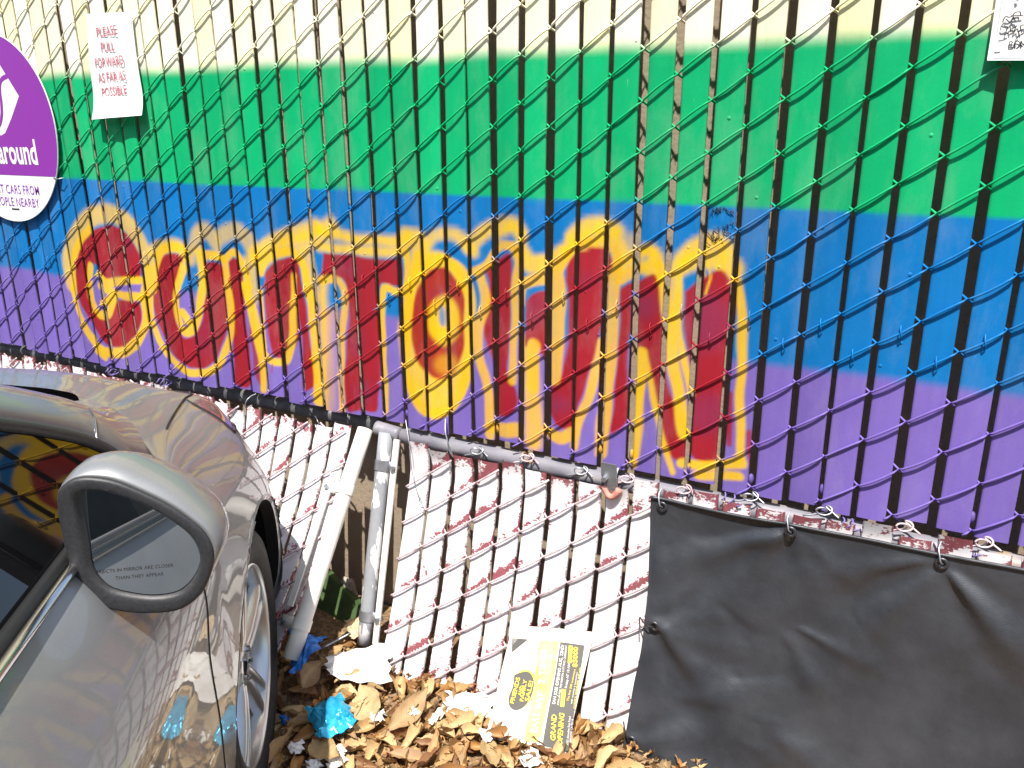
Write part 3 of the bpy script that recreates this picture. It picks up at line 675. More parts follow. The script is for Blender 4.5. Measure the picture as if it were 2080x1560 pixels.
for a in range(NU-1): rim.append((a*NV, n0+a*NV, n0+(a+1)*NV, (a+1)*NV))
for b in range(NV-1): rim.append((b, b+1, n0+b+1, n0+b))
tm.f += rim
mk('sheet', tm, M_VINYL, tarp)
def sheet_at(p): k = np.argmin((X-p[0])**2+(Zc-p[2])**2); return V.reshape(-1, 3)[k]
hem = V[:, 0].copy(); hem[:, 1] -= .002; mk('hem', MB().add(*tube(hem, .0032, 6)), M_VINYL, tarp)
for k, p in enumerate(EY):
    c = sheet_at(p); th = np.linspace(0, 2*math.pi, 21); ph = np.linspace(0, 2*math.pi, 9)[:-1]
    vv = np.array([[c[0]+(.0085+.0032*math.cos(b))*math.cos(a), c[1]-.0035-.0025*math.sin(b), c[2]+(.0085+.0032*math.cos(b))*math.sin(a)] for a in th for b in ph])
    ey = mk('eyelet', MB().add(vv, grid_faces(21, 8, True)), M_EYELET, tarp)
    if k in (0, 1, 2, 5): P = [c+np.array([.002, -.006, .000]), c+np.array([-.002, -.012, .006]), c+np.array([-.005, -.010, .016]), c+np.array([-.008, -.003, .026]), c+np.array([-.006, .010, .036])]
    elif k == 3: P = [c+np.array([0, -.008, 0]), c+np.array([-.010, -.012, .002]), c+np.array([-.022, -.006, .003]), c+np.array([-.034, .004, .006]), c+np.array([-.028, -.012, -.004])]
    else: P = [c+np.array([0, -.008, 0]), c+np.array([-.006, -.014, .012]), c+np.array([-.014, -.008, .026]), c+np.array([-.022, .004, .034])]
    wire('tie_wire', P, .0015, M_GALV if k in (0, 1, 2) else M_SEAL, tarp, 24)

# ------------------------------------------------------------------ text helper
def text_mb(body, size, org, ex, ey, en, bold=0.0, align='LEFT', sx=1.0, space=1.0, shear=0.0):
    cu = bpy.data.curves.new('text', 'FONT'); cu.body = body; cu.size = 1; cu.align_x = align; cu.offset = bold; cu.space_character = space
    cu.extrude = .0; cu.resolution_u = 3; cu.shear = shear
    ob = bpy.data.objects.new('text', cu); col.objects.link(ob)
    dg = bpy.context.evaluated_depsgraph_get(); me = bpy.data.meshes.new_from_object(ob.evaluated_get(dg))
    v = np.array([tuple(p.co) for p in me.vertices]).reshape(-1, 3); f = [tuple(p.vertices) for p in me.polygons]
    bpy.data.objects.remove(ob); bpy.data.curves.remove(cu); bpy.data.meshes.remove(me)
    org, ex, ey, en = [np.asarray(a, float) for a in (org, ex, ey, en)]
    W = org+v[:, :1]*size*sx*ex+v[:, 1:2]*size*ey
    mb = MB(); mb.add(W+en*.0006, f); return mb
def text(name, body, size, org, ex, ey, en, m, parent, **kw): return mk(name, text_mb(body, size, org, ex, ey, en, **kw), m, parent, smooth=False)
EX, EZ, EN = np.array([1.0, 0, 0]), np.array([0, 0, 1.0]), np.array([0, -1.0, 0])

# ------------------------------------------------------------------ round sign
SC = np.array([-.272, -.016, -.183]); SR = .266
sign = thing('round_sign', 'round purple sign with white bottom and white lettering at left edge', 'sign', (SC[0], SC[1], SC[2]-SR+Z0))
def disc(y0, y1, r, zlo=None, zhi=None, n=90):
    th = np.linspace(0, 2*math.pi, n, endpoint=False); P = np.stack([r*np.cos(th), r*np.sin(th)], 1)
    if zlo is not None or zhi is not None:
        h = zlo if zlo is not None else zhi
        a0 = math.asin(h/r)
        if zlo is not None: th = np.linspace(a0, math.pi-a0, n)
        else: th = np.linspace(math.pi-a0, 2*math.pi+a0, n)
        P = np.stack([r*np.cos(th), r*np.sin(th)], 1)
    m = len(P); V = [(SC[0]+p[0], y0, SC[2]+p[1]) for p in P]+[(SC[0]+p[0], y1, SC[2]+p[1]) for p in P]
    f = [tuple(range(m)), tuple(range(2*m-1, m-1, -1))]+[(k, m+k, m+(k+1) % m, (k+1) % m) for k in range(m)]
    return V, f
mk('panel', MB().add(*disc(-.0165, -.0135, SR)), M_SIGNWHITE, sign, smooth=False)
BZ = -.312-SC[2]
mk('purple_print', MB().add(*disc(-.0172, -.0166, SR-.0015, zlo=BZ)), M_PURPLE, sign, smooth=False)
YS = -.0174
text('lettering', 'Getaround', .098, (-.272+.165, YS, -.278), EX, EZ, EN, M_SIGNWHITE, sign, bold=.022, align='RIGHT', sx=.68)
text('lettering', 'RENT CARS FROM', .037, (-.128, -.0168, -.366), EX, EZ, EN, M_SIGNTEXT, sign, align='RIGHT', sx=.78, space=1.08, bold=.004)
text('lettering', 'PEOPLE NEARBY', .037, (-.140, -.0168, -.403), EX, EZ, EN, M_SIGNTEXT, sign, align='RIGHT', sx=.78, space=1.08, bold=.004)
def flat_poly(pts, y, m, name, parent, closed_smooth=True, n=80):
    P = np.array(pts); 
    if closed_smooth: P = crv(np.r_[P, P[:1]], n)[:-1]
    return mk(name, MB().add([(x, y, z) for x, z in P], [tuple(range(len(P)))]), m, parent, smooth=False)
flat_poly([(-.147, -.092), (-.213, -.004), (-.27, .05), (-.325, .0), (-.40, -.09), (-.33, -.18), (-.288, -.175), (-.268, -.20), (-.244, -.192), (-.2, -.15)], YS, M_SIGNWHITE, 'logo_shape', sign, False)
def ribbon(pts, wd, y, m, name, parent, n=50):
    P = crv(np.array(pts), n); T = np.gradient(P, axis=0); T /= np.linalg.norm(T, axis=1)[:, None]; Nn = np.stack([-T[:, 1], T[:, 0]], 1)*wd/2
    V = [(p[0]+s*q[0], y, p[1]+s*q[1]) for p, q in zip(P, Nn) for s in (-1, 1)]
    return mk(name, MB().add(V, grid_faces(n, 2)), m, parent, smooth=False)
ribbon([(-.185, -.038), (-.205, -.042), (-.222, -.052), (-.232, -.075), (-.236, -.11), (-.246, -.145), (-.268, -.172), (-.30, -.18)], .013, YS-.0005, M_PURPLE, 'logo_curve', sign)
ribbon([(-.245, -.058), (-.268, -.052), (-.295, -.062), (-.31, -.09), (-.298, -.118), (-.27, -.125), (-.252, -.108)], .012, YS-.0005, M_PURPLE, 'logo_curve', sign)
ribbon([(-.281, -.412), (-.262, -.4125), (-.243, -.412)], .005, -.0170, M_MARKER, 'slot', sign)
mk('staple', MB().add(*tube([(-.052, -.019, -.312), (-.03, -.019, -.318), (-.012, -.012, -.314)], .0013, 5)), M_GALV, sign)

# ------------------------------------------------------------------ paper notices
def notice(name, label, corners, bend, lam):
    TL, TR, BR, BL = [np.asarray(c, float) for c in corners]; base = (BL+BR)/2+np.array([0, 0, Z0])
    t = thing(name, label, 'notice', base)
    def surf(u, v, grow=0.0, dy=0.0):
        u2 = .5+(u-.5)*(1+grow); v2 = .5+(v-.5)*(1+grow*.7)
        p = (TL*(1-u2)+TR*u2)*(1-v2)+(BL*(1-u2)+BR*u2)*v2
        return p+np.array([bend[0]*math.sin(math.pi*v2)+bend[2]*v2**4, -bend[1]*max(0, v2-.72)**2*4-.004*math.sin(5*u2)*.5+dy, 0])
    for nm, gr, dy, m in (('lamination', lam, .0012, M_FILM), ('sheet', 0, 0, M_PAPER)):
        V = [surf(u, v, gr, dy) for u in np.linspace(0, 1, 13) for v in np.linspace(0, 1, 17)]
        V2 = [np.asarray(p)+np.array([0, .0005, 0]) for p in V]; n = len(V)
        mb = MB(); mb.add(V, grid_faces(13, 17)); mb.add(V2, [q[::-1] for q in grid_faces(13, 17)])
        mk(nm, mb, m, t)
    return t, surf
pa, psf = notice('paper_notice', 'white laminated notice in red capitals asking to pull forward, on the slats', [onY(176, 32, -.013), onY(263, 27, -.013), onY(291, 231, -.014), onY(196, 239, -.014)], (-.004, .05, .006), .05)
for ln, u0, v0, u1, v1, sz in [('PLEASE', 197, 76, 238, 70, .033), ('PULL', 206, 106, 233, 102, .033), ('FORWARD', 194, 138, 252, 131, .033), ('AS FAR AS', 201, 168, 256, 162, .033), ('POSSIBLE', 208, 198, 258, 191, .033)]:
    a, b = onY(u0, v0, -.0165), onY(u1, v1, -.0165); L = np.linalg.norm(b-a); ex = (b-a)/L
    mb = text_mb(ln, 1.0, (0, 0, 0), EX, EZ, EN); vv = np.concatenate(mb.v); wdt = vv[:, 0].max()
    ex = ex.copy(); ez = np.array([0.0, 0, 1])
    text('lettering', ln, sz, a, ex, ez, EN, M_INKRED, pa, sx=L/(wdt*sz), bold=.0)
pb, _ = notice('paper_notice', 'white laminated sheet with black handwriting at the top right corner of the fence', [onY(2043, -52, -.013), onY(2043, -52, -.013)+np.array([.17, 0, 0]), onY(2018, 118, -.014)+np.array([.175, 0, -.006]), onY(2018, 118, -.014)], (0, .02, 0), .09)
def hand(pts, parent, r=.0007):
    P = [onY(1980+x/12, y/12, -.0185) for x, y in pts]; mk('handwriting', MB().add(*tube(crv(P, 8*len(P)), r, 5)), M_MARKER, parent)
for pts in [[(680, 550), (700, 480), (760, 400), (830, 420), (900, 400), (980, 310), (1110, 300), (1110, 370), (1000, 380), (890, 385), (1180, 378)], [(760, 460), (800, 500), (850, 540), (900, 480), (940, 410), (960, 470), (1000, 520)],
            [(655, 630), (690, 665), (795, 650), (770, 800), (820, 800)], [(620, 850), (720, 845), (830, 800)], [(880, 780), (880, 620), (950, 600), (980, 660), (890, 700)], [(1020, 620), (960, 770), (1040, 700), (1060, 780), (1110, 750)], [(1140, 800), (1130, 620), (1200, 610), (1230, 700), (1150, 730)], [(1090, 850), (1060, 900), (990, 970)],
            [(830, 1170), (870, 1010), (920, 1030), (880, 1090), (950, 1100), (930, 1170), (840, 1170)], [(985, 1170), (1000, 990), (1080, 1020), (1090, 1110), (1010, 1180)], [(1130, 1180), (1130, 1000), (1180, 1090), (1240, 1000), (1250, 1180)], [(480, 1275), (560, 1280), (615, 1255)], [(1010, 0), (1060, 2), (1070, -40), (1010, -60)]]: hand(pts, pb)

# ------------------------------------------------------------------ silver car
CW = np.array([1.137, -.53, -1.205]); CG = -1.48; PH = math.radians(-36.7)
CF = np.array([math.sin(PH), math.cos(PH), 0]); CR = np.array([CF[1], -CF[0], 0])
def cw(p):
    p = np.asarray(p, float).reshape(-1, 3)
    return CW*np.array([1, 1, 0])+p[:, :1]*CF+p[:, 1:2]*CR+np.c_[np.zeros((len(p), 2)), p[:, 2]+CG]
car = thing('car', 'silver car parked nose to the fence, its passenger side mirror towards the viewer', 'car', (*(CW-.9*CF-.75*CR)[:2], 0))
MID = -.76
def mirror_v(p): q = np.array(p, float); q[..., 1] = 2*MID-q[..., 1]; return q
def cmk(name, verts, faces, m, parent=None, smooth=True, mirror=False):
    v = np.asarray(verts, float).reshape(-1, 3); mb = MB().add(cw(v), faces)
    if mirror: mb.add(cw(mirror_v(v)), [q[::-1] for q in faces])
    return mk(name, mb, m, parent or car, smooth)
st_f = [-2.3, -1.5, -.9, -.40, -.28, -.1, .08, .22]
def lev(rz, corner): return [(f, r, z) for f, (r, z) in zip(st_f, rz)]+corner
LV = [
 lev([(-.05, .15)]*8, [(.36, -.06, .15), (.46, -.15, .15), (.55, -.30, .15), (.61, -.5, .15), (.64, MID, .15)]),
 lev([(.012, .27)]*8, [(.345, .005, .27), (.42, -.09, .27), (.51, -.22, .27), (.60, -.43, .27), (.67, MID, .27)]),
 lev([(.024, .43), (.024, .43), (.024, .43), (.026, .43), (.030, .43), (.036, .43), (.040, .43), (.038, .43)], [(.335, .004, .43), (.41, -.09, .43), (.50, -.22, .43), (.59, -.43, .43), (.66, MID, .43)]),
 lev([(.020, .57), (.020, .57), (.020, .57), (.024, .57), (.030, .57), (.038, .57), (.036, .57), (.020, .57)], [(.318, -.014, .56), (.40, -.105, .55), (.48, -.24, .55), (.565, -.44, .55), (.62, MID, .55)]),
 lev([(.030, .69), (.030, .69), (.030, .69), (.028, .69), (.024, .685), (.016, .675), (.006, .662), (-.014, .655)], [(.315, -.045, .645), (.40, -.12, .638), (.48, -.26, .632), (.55, -.45, .63), (.59, MID, .625)]),
 lev([(-.008, .78), (-.008, .78), (-.008, .78), (-.005, .775), (-.010, .755), (-.028, .738), (-.044, .722), (-.055, .712)], [(.312, -.075, .702), (.385, -.16, .694), (.45, -.29, .688), (.51, -.46, .682), (.55, MID, .68)]),
 lev([(-.052, .845), (-.052, .845), (-.052, .845), (-.040, .835), (-.036, .800), (-.068, .778), (-.096, .763), (-.108, .754)], [(.300, -.108, .746), (.355, -.20, .738), (.415, -.32, .73), (.47, -.47, .722), (.51, MID, .718)]),
 lev([(-.075, .85), (-.075, .85), (-.075, .85), (-.085, .845), (-.110, .832), (-.128, .818), (-.150, .800), (-.165, .788)], [(.262, -.185, .780), (.31, -.28, .782), (.35, -.40, .784), (.41, -.52, .785), (.44, MID, .787)]),
 lev([(-.10, .84), (-.10, .84), (-.10, .84), (-.13, .85), (-.19, .862), (-.24, .845), (-.28, .825), (-.32, .808)], [(.20, -.34, .842), (.23, -.41, .843), (.25, -.48, .844), (.27, -.58, .845), (.28, MID, .848)]),
 lev([(-.12, .80), (-.12, .80), (-.12, .80), (-.15, .84), (-.20, .868), (-.26, .872), (-.32, .868), (-.36, .862)], [(.04, -.42, .874), (.05, -.50, .876), (.06, -.58, .878), (.07, -.66, .879), (.07, MID, .880)])]
# rear edge of the hood runs along the windscreen foot
LV[9][4:8] = [(-.20, -.19, .868), (-.06, -.225, .870), (-.01, -.28, .871), (.02, -.35, .872)]
LV[8][4:8] = [(-.22, -.165, .858), (-.08, -.185, .852), (.06, -.225, .846), (.15, -.275, .843)]
LA = np.array(LV, float)
def refine(Aa, axis, k):
    Aa = np.moveaxis(Aa, axis, 0); n = len(Aa); T = np.gradient(Aa, axis=0); out = []
    for i in range(n-1):
        for s in np.arange(k)/k:
            out.append((2*s**3-3*s**2+1)*Aa[i]+(s**3-2*s**2+s)*T[i]+(-2*s**3+3*s**2)*Aa[i+1]+(s**3-s**2)*T[i+1])
    out.append(Aa[-1]); return np.moveaxis(np.array(out), 0, axis)
KL, KS = 7, 8
SH = refine(refine(LA, 0, KL), 1, KS)             # [level, station, 3]
nl, ns = SH.shape[:2]; shp = SH.reshape(-1, 3).copy()
ARC = (0.005, .275, .332)
def in_arch(p): return (p[..., 0]-ARC[0])**2+(p[..., 2]-ARC[1])**2 < ARC[2]**2
ina = in_arch(shp) & (shp[:, 1] > -.12)
parts = {'body': [], 'door': [], 'hood': [], 'headlight': []}
used = np.zeros(len(shp), bool)
for a in range(nl-1):
    for b in range(ns-1):
        q = (a*ns+b, a*ns+b+1, (a+1)*ns+b+1, (a+1)*ns+b)
        if all(ina[list(q)]): continue
        L, T = (a+.5)/KL, (b+.5)/KS
        k = 'body'
        if 1.4 < T < 3.0 and 1 < L < 6.2: k = 'door'
        elif L > 6.36 and T > 4.3: k = 'hood'
        elif 6.9 < T < 10.2 and 4.5 < L < 6.2: k = 'headlight'
        parts[k].append(q); used[list(q)] = True
snap = ina & used
d = shp[snap][:, [0, 2]]-np.array(ARC[:2]); d = d/np.linalg.norm(d, axis=1)[:, None]*ARC[2]
tmp = shp[snap]; tmp[:, 0] = ARC[0]+d[:, 0]; tmp[:, 2] = np.maximum(ARC[1]+d[:, 1], .15); shp[snap] = tmp
objs = {}
for k, fs in parts.items():
    idx = sorted({i for q in fs for i in q}); mp = {i: n for n, i in enumerate(idx)}
    objs[k] = cmk(k, shp[idx], [tuple(mp[i] for i in q) for q in fs], M_LAMP if k == 'headlight' else M_CAR, mirror=(k in ('body', 'hood')))
def seam(pts, r, parent, m=M_SEAL, name='seam'):
    return mk(name, MB().add(*tube(cw(np.asarray(pts, float)), r, 6)), m, parent)
def out(p, d=.0008): p = np.array(p, float); p[:, 1] += d; return p
s3 = 3*KS
seam(out(SH[KL:6*KL+2, s3], .0002), .0014, objs['door'])
lrow = int(round(6.36*KL)); hs = SH[lrow, int(5.5*KS):10*KS].copy(); hs[:, 2] += .0006; seam(hs, .0024, objs['hood'])
c1 = SH[int(4.5*KL)+1:lrow+1, int(6.9*KS)+1].copy(); c1[:, 2] += .001; seam(c1, .0022, objs['headlight'])
c2 = SH[int(4.5*KL)+1, int(6.9*KS)+1:int(10.2*KS)].copy(); c2 = out(c2, .001); seam(c2, .002, objs['headlight'])
# crease along the shoulder and rub line on the fender are in the surface; wheel arch lip and well
th = np.linspace(math.radians(-22), math.radians(202), 60)
def shell_r(f, z):
    k = np.argmin((SH[:5*KL, :, 0]-f)**2+(SH[:5*KL, :, 2]-z)**2); return SH[:5*KL].reshape(-1, 3)[k, 1]
rsm = np.array([shell_r(ARC[0]+ARC[2]*math.cos(k), ARC[1]+ARC[2]*math.sin(k)) for k in th]); rsm = np.convolve(np.pad(rsm, 4, 'edge'), np.ones(9)/9, 'valid')
V = []
for k, r_ in zip(th, rsm):
    f_, z_ = ARC[0]+ARC[2]*math.cos(k), ARC[1]+ARC[2]*math.sin(k)
    V += [(f_+.004*math.cos(k), r_+.0012, z_+.004*math.sin(k)), (f_-.008*math.cos(k), r_-.004, z_-.008*math.sin(k)), (f_-.010*math.cos(k), r_-.03, z_-.010*math.sin(k))]
lipv = np.array(V).reshape(60, 3, 3); cmk('arch_lip', lipv[:, :2], grid_faces(60, 2), M_CAR); cmk('arch_liner', lipv[:, 1:]*1.0, grid_faces(60, 2), M_BLACK)
V = []; th = np.linspace(math.radians(-30), math.radians(210), 50)
for k in th:
    for r_ in (-.02, -.12, -.30): V.append((ARC[0]+(ARC[2]+.003)*math.cos(k), r_, ARC[1]+(ARC[2]+.003)*math.sin(k)))
n_ = len(V); V.append((0, -.30, .3)); f = grid_faces(50, 3)+[(i*3+2, (i+1)*3+2, n_) for i in range(49)]
cmk('wheel_well', V, f, M_BLACK, smooth=False)
cmk('underbody', [(-2.3, -.05, .16), (.5, -.12, .16), (.5, -1.4, .16), (-2.3, -1.45, .16)], [(0, 1, 2, 3)], M_BLACK, smooth=False)
# A pillar, roof, glass
lo = np.array([(-.27, -.058, .835), (-.335, -.064, .858), (-.352, -.075, .885), (-.385, -.088, .914), (-.465, -.110, .962), (-.545, -.128, 1.002), (-.75, -.19, 1.11), (-1.0, -.25, 1.20), (-1.4, -.28, 1.25), (-2.3, -.28, 1.26)])
hi = np.array([(-.06, -.205, .866), (-.122, -.195, .885), (-.179, -.192, .902), (-.235, -.198, .930), (-.30, -.212, .962), (-.36, -.228, .992), (-.60, -.30, 1.12), (-.85, -.37, 1.225), (-1.4, -.44, 1.285), (-2.3, -.44, 1.29)])
lo_c, hi_c = crv(lo, 60), crv(hi, 60); mid = (lo_c+hi_c)/2+np.array([0, .018, .012]); q1 = lo_c*.72+hi_c*.28+np.array([0, .014, .008]); q3 = lo_c*.28+hi_c*.72+np.array([0, .013, .010])
cmk('pillar', np.stack([lo_c+np.array([0, -.01, -.004]), lo_c, q1, mid, q3, hi_c, hi_c+np.array([0, -.01, -.01])], 1), grid_faces(60, 7), M_CAR, mirror=True)
seam(np.array([lo_c[4], q1[4], mid[4]])+np.array([0, .0008, .0008]), .0010, objs['body'], M_CHROME)
nW = 12; ws = []
for a in range(40):
    h = hi_c[a]
    for b in range(nW):
        t = b/(nW-1); ws.append((h[0]+.16*math.sin(t*math.pi/2)*1.0, h[1]+(MID-h[1])*t, h[2]+.03*math.sin(t*math.pi/2)-.004))
cmk('windscreen', ws, grid_faces(40, nW), M_CARGLASS, mirror=True)
rf = []
for a in range(34, 60):
    h = hi_c[a]
    for b in range(nW): t = b/(nW-1); rf.append((h[0]+.12*math.sin(t*math.pi/2), h[1]+(MID-h[1])*t, h[2]+.055*math.sin(t*math.pi/2)))
cmk('roof', rf, grid_faces(26, nW), M_CAR, mirror=True)
def gplane(f, z, d=0): return (f, -.064-.45*(z-.85)-d, z)
topl = crv(lo[1:8], 40); gl = []
for p in topl:
    zt = p[2]-.012
    for t in np.linspace(0, 1, 8): gl.append(gplane(p[0]-.010, .845+(zt-.845)*t))
cmk('window', gl, grid_faces(40, 8), M_CARGLASS, mirror=False)
fr = []
for p in topl: fr.append((p[0]-.006, p[1]-.004, p[2]-.004))
fo = mk('window_frame', MB().add(*tube(cw(np.array(fr)), .009, 8)), M_BLKPLAST, car)
fr2 = np.array(fr)+np.array([-.022, -.006, -.012]); mk('seal', MB().add(*tube(cw(fr2), .006, 8)), M_SEAL, fo)
bar = [gplane(-.470, z, .007) for z in np.linspace(.85, .93, 8)]; mk('divider', MB().add(*tube(cw(np.array(bar)), .006, 8)), M_BLACK, fo)
belt = np.array([(f, -.060, .853) for f in np.linspace(-2.3, -.33, 30)]); mk('seal', MB().add(*tube(cw(belt), .0075, 8)), M_SEAL, fo)
belt2 = np.array([(f, -.047, .848) for f in np.linspace(-2.3, -.345, 30)]); mk('trim', MB().add(*tube(cw(belt2), .007, 8)), M_CHROME, fo)
# back wall of the cabin so the roof and floor are closed
cmk('rear_end', [(-2.3, -.05, .15), (-2.3, -1.47, .15), (-2.3, -1.2, 1.28), (-2.3, -.3, 1.28)], [(0, 1, 2, 3)], M_CAR, smooth=False)
# wing mirror
OUT = np.array([(-.052, .915), (-.046, .945), (-.030, .960), (-.002, .964), (.045, .944), (.088, .910), (.110, .880), (.113, .865), (.102, .835), (.082, .802), (.062, .788), (.024, .785), (-.010, .792), (-.034, .805), (-.045, .830), (-.050, .870)])
GLS = np.array([(-.030, .915), (-.028, .936), (-.012, .938), (.012, .931), (.058, .901), (.082, .872), (.086, .850), (.074, .822), (.060, .811), (.042, .808), (.008, .814), (-.012, .823), (-.024, .840), (-.028, .875)])
def loop(P, n): P = np.asarray(P); return crv(np.r_[P, P[:1]], n+1)[:-1]
BZO = np.array([(-.051, .915), (-.045, .943), (-.029, .954), (-.002, .953), (.041, .932), (.078, .903), (.099, .876), (.103, .860), (.098, .835), (.081, .803), (.062, .789), (.024, .786), (-.010, .793), (-.034, .806), (-.045, .831), (-.050, .870)])
NO = 64; Ol = loop(OUT, NO)
def align(P, n):                                  # same angular order as the outline
    L = loop(P, 400); c = Ol.mean(0); res = []
    for p in Ol:
        a = math.atan2(p[1]-c[1], p[0]-c[0]); aa = np.arctan2(L[:, 1]-c[1], L[:, 0]-c[0]); k = np.argmin(np.abs((aa-a+math.pi) % (2*math.pi)-math.pi)); res.append(L[k])
    return np.array(res)
Gl = align(GLS, NO); Bl = align(BZO, NO); cen = np.array([.03, .872])
rows = [np.stack([np.full(NO, f), Ol[:, 0]*(1-k)+Bl[:, 0]*k, Ol[:, 1]*(1-k)+Bl[:, 1]*k], 1) for f, k in ((-.610, 1.06), (-.616, 1.0), (-.614, .70), (-.609, .35), (-.602, .08))]
rows += [np.stack([np.full(NO, f), cen[0]+(Ol[:, 0]-cen[0])*k, cen[1]+(Ol[:, 1]-cen[1])*k], 1) for f, k in ((-.590, 1.0), (-.570, .985), (-.55, .93), (-.525, .80), (-.508, .60), (-.500, .30), (-.498, .02))]
mir = cmk('mirror', np.concatenate(rows), grid_faces(len(rows), NO, True), M_CAR)
bz = []
for f, w_ in ((-.606, -.05), (-.6145, -.01), (-.618, .05), (-.6190, .15), (-.6195, .3), (-.6195, .55), (-.619, .75), (-.6165, .90), (-.608, .97), (-.585, 1.03)):
    bz.append(np.stack([np.full(NO, f), Bl[:, 0]*(1-w_)+Gl[:, 0]*w_, Bl[:, 1]*(1-w_)+Gl[:, 1]*w_], 1))
cmk('bezel', np.concatenate(bz), grid_faces(len(bz), NO, True), M_BLKPLAST, mir)
gf = lambda r, z: -.604+.04*(r-.03)+.17*(z-.872)
gv = np.stack([gf(Gl[:, 0], Gl[:, 1]), Gl[:, 0], Gl[:, 1]], 1); c3 = gv.mean(0)
cmk('mirror_glass', np.r_[gv, [c3]], [(k, (k+1) % NO, NO) for k in range(NO)], M_MIRROR, mir, smooth=False)
def ctext(body, size, r0, z0, parent):             # lettering printed on the glass
    mb = text_mb(body, size, (0, 0, 0), EX, EZ, np.zeros(3), sx=1.0); v = np.concatenate(mb.v)
    q = np.stack([gf(r0+v[:, 0], z0+v[:, 2])-.0003, r0+v[:, 0], z0+v[:, 2]], 1); cmk('lettering', q, mb.f, M_INKBLK, parent, False)
ctext('OBJECTS IN MIRROR ARE CLOSER', .0055, -.027, .838, mir); ctext('THAN THEY APPEAR', .0055, -.006, .829, mir)
cmk('mirror_arm', tube([(-.55, .0, .80), (-.54, -.03, .792), (-.53, -.07, .79)], .016, 10)[0], tube([(-.55, .0, .80), (-.54, -.03, .792), (-.53, -.07, .79)], .016, 10)[1], M_BLKPLAST, mir)
# wheel
def lathe(profile, n=72):
    V = []; 
    for a in np.arange(n)*2*math.pi/n:
        for r, x in profile: V.append((r*math.cos(a), x, .275+r*math.sin(a)))
    m = len(profile); f = []
    for i in range(n):
        j = (i+1) % n
        for k in range(m-1): f.append((i*m+k, j*m+k, j*m+k+1, i*m+k+1))
    return np.array(V), f
wh = cmk('wheel', *lathe([(.020, -.020), (.040, -.019), (.046, -.024), (.046, -.05)]), M_RIM)
cmk('tyre', *lathe([(.196, -.012), (.200, -.004), (.212, .002), (.228, .006), (.240, .005), (.243, .0035), (.246, .005), (.258, .002), (.268, -.006), (.2735, -.018), (.275, -.03), (.275, -.05), (.271, -.052), (.271, -.056), (.275, -.058), (.275, -.10), (.271, -.102), (.271, -.106), (.275, -.108), (.275, -.165), (.262, -.18), (.2, -.18)]), M_TYRE, wh)
cmk('rim', *lathe([(.199, -.006), (.197, -.002), (.193, -.003), (.189, -.010), (.184, -.030), (.182, -.06), (.178, -.15), (.06, -.152), (.02, -.15)]), M_RIM, wh)
sp = MB()
for k in range(5):
    for s in (-1, 1):
        a = k*2*math.pi/5+.25; rows = []
        for r, wd, tw, x0, x1 in ((.036, .012, .30, -.020, -.052), (.07, .011, .17, -.014, -.045), (.12, .0105, .135, -.010, -.038), (.165, .012, .13, -.008, -.034), (.190, .015, .135, -.010, -.03)):
            aa = a+s*tw; c, s_ = math.cos(aa), math.sin(aa)
            for (w2, x) in ((-wd, x1), (-wd*.75, x0-.003), (-wd*.3, x0), (wd*.3, x0), (wd*.75, x0-.003), (wd, x1)): rows.append((r*c-w2*s_, x, .275+r*s_+w2*c))
        sp.add(cw(np.array(rows)), grid_faces(5, 6))
mk('spokes', sp, M_RIM, wh)
for k in range(5):
    a = k*2*math.pi/5+.9; v, f = tube([(.030*math.cos(a), -.026, .275+.030*math.sin(a)), (.030*math.cos(a), -.012, .275+.030*math.sin(a))], .006, 6); mk('wheel_nut', MB().add(cw(v), f), M_CHROME, wh, smooth=False)
v, f = lathe([(.15, -.075), (.15, -.085), (.05, -.085)]); cmk('brake_disc', v, f, m_simple_noise('brake_steel', (.14, .13, .13), (.22, .21, .2), 40, .4, .7), wh)

# ------------------------------------------------------------------ litter
GR = -Z0
def gz(u, v, h=.0): 
    p = onZ(u, v, GR+h)
    for _ in range(3): p = onZ(u, v, GR+h+float(mound(p[0], p[1])))
    return p
LEAFC = [(.52, .30, .125), (.62, .40, .18), (.42, .215, .08), (.68, .48, .24), (.27, .13, .06), (.72, .52, .27), (.45, .29, .16), (.58, .30, .10)]
def leaf_geo(L, Wd, curl, cup, twist, colr, seed):
    r = random.Random(seed); nu, nv = 15, 7; V = []; C = []; RB = []; VN = []
    bend = r.uniform(-.5, .5)*L*.2
    for i in range(nu):
        t = i/(nu-1); wdt = Wd*(math.sin(math.pi*min(1, t**.88))**1.05)+.0006
        tw = twist*(t-.5)
        for j in range(nv):
            s = (j/(nv-1)-.5)*2; y = s*wdt/2; z = cup*abs(s)**1.4*wdt*.5+curl*L*((t-.5)**2*4-.35)*.5+.0022*math.sin(t*17+s*4+seed)*abs(s)+.0012*math.sin(s*9+t*31)
            yy = y*math.cos(tw)-z*math.sin(tw); zz = y*math.sin(tw)+z*math.cos(tw)
            zz += L*.018*math.sin(t*23+seed*1.7+s*2.5)*(.3+abs(s))+L*.012*math.sin(s*7+seed)
            V.append(((t-.5)*L, yy+bend*math.sin(math.pi*t), zz)); k = 1-.22*abs(s)**3+r.uniform(-.05, .05); C.append(np.array(colr)*k); RB.append(1.0 if j == nv//2 else 0.0); VN.append(t*15-abs(s)*3.2)
    # stalk
    f = grid_faces(nu, nv); V = np.array(V)
    n = len(V); tb, tf = tube([(-L*.5+.004, V[3, 1], V[3, 2]), (-L*.56, V[3, 1]+.001, V[3, 2]+.001), (-L*.62, V[3, 1]+.004, V[3, 2])], .0011, 5)
    return np.r_[V, tb], f+[tuple(i+n for i in q) for q in tf], np.array(C+[np.array(colr)*.7]*len(tb)), np.array(RB+[0.]*len(tb)), np.array(VN+[0.]*len(tb))
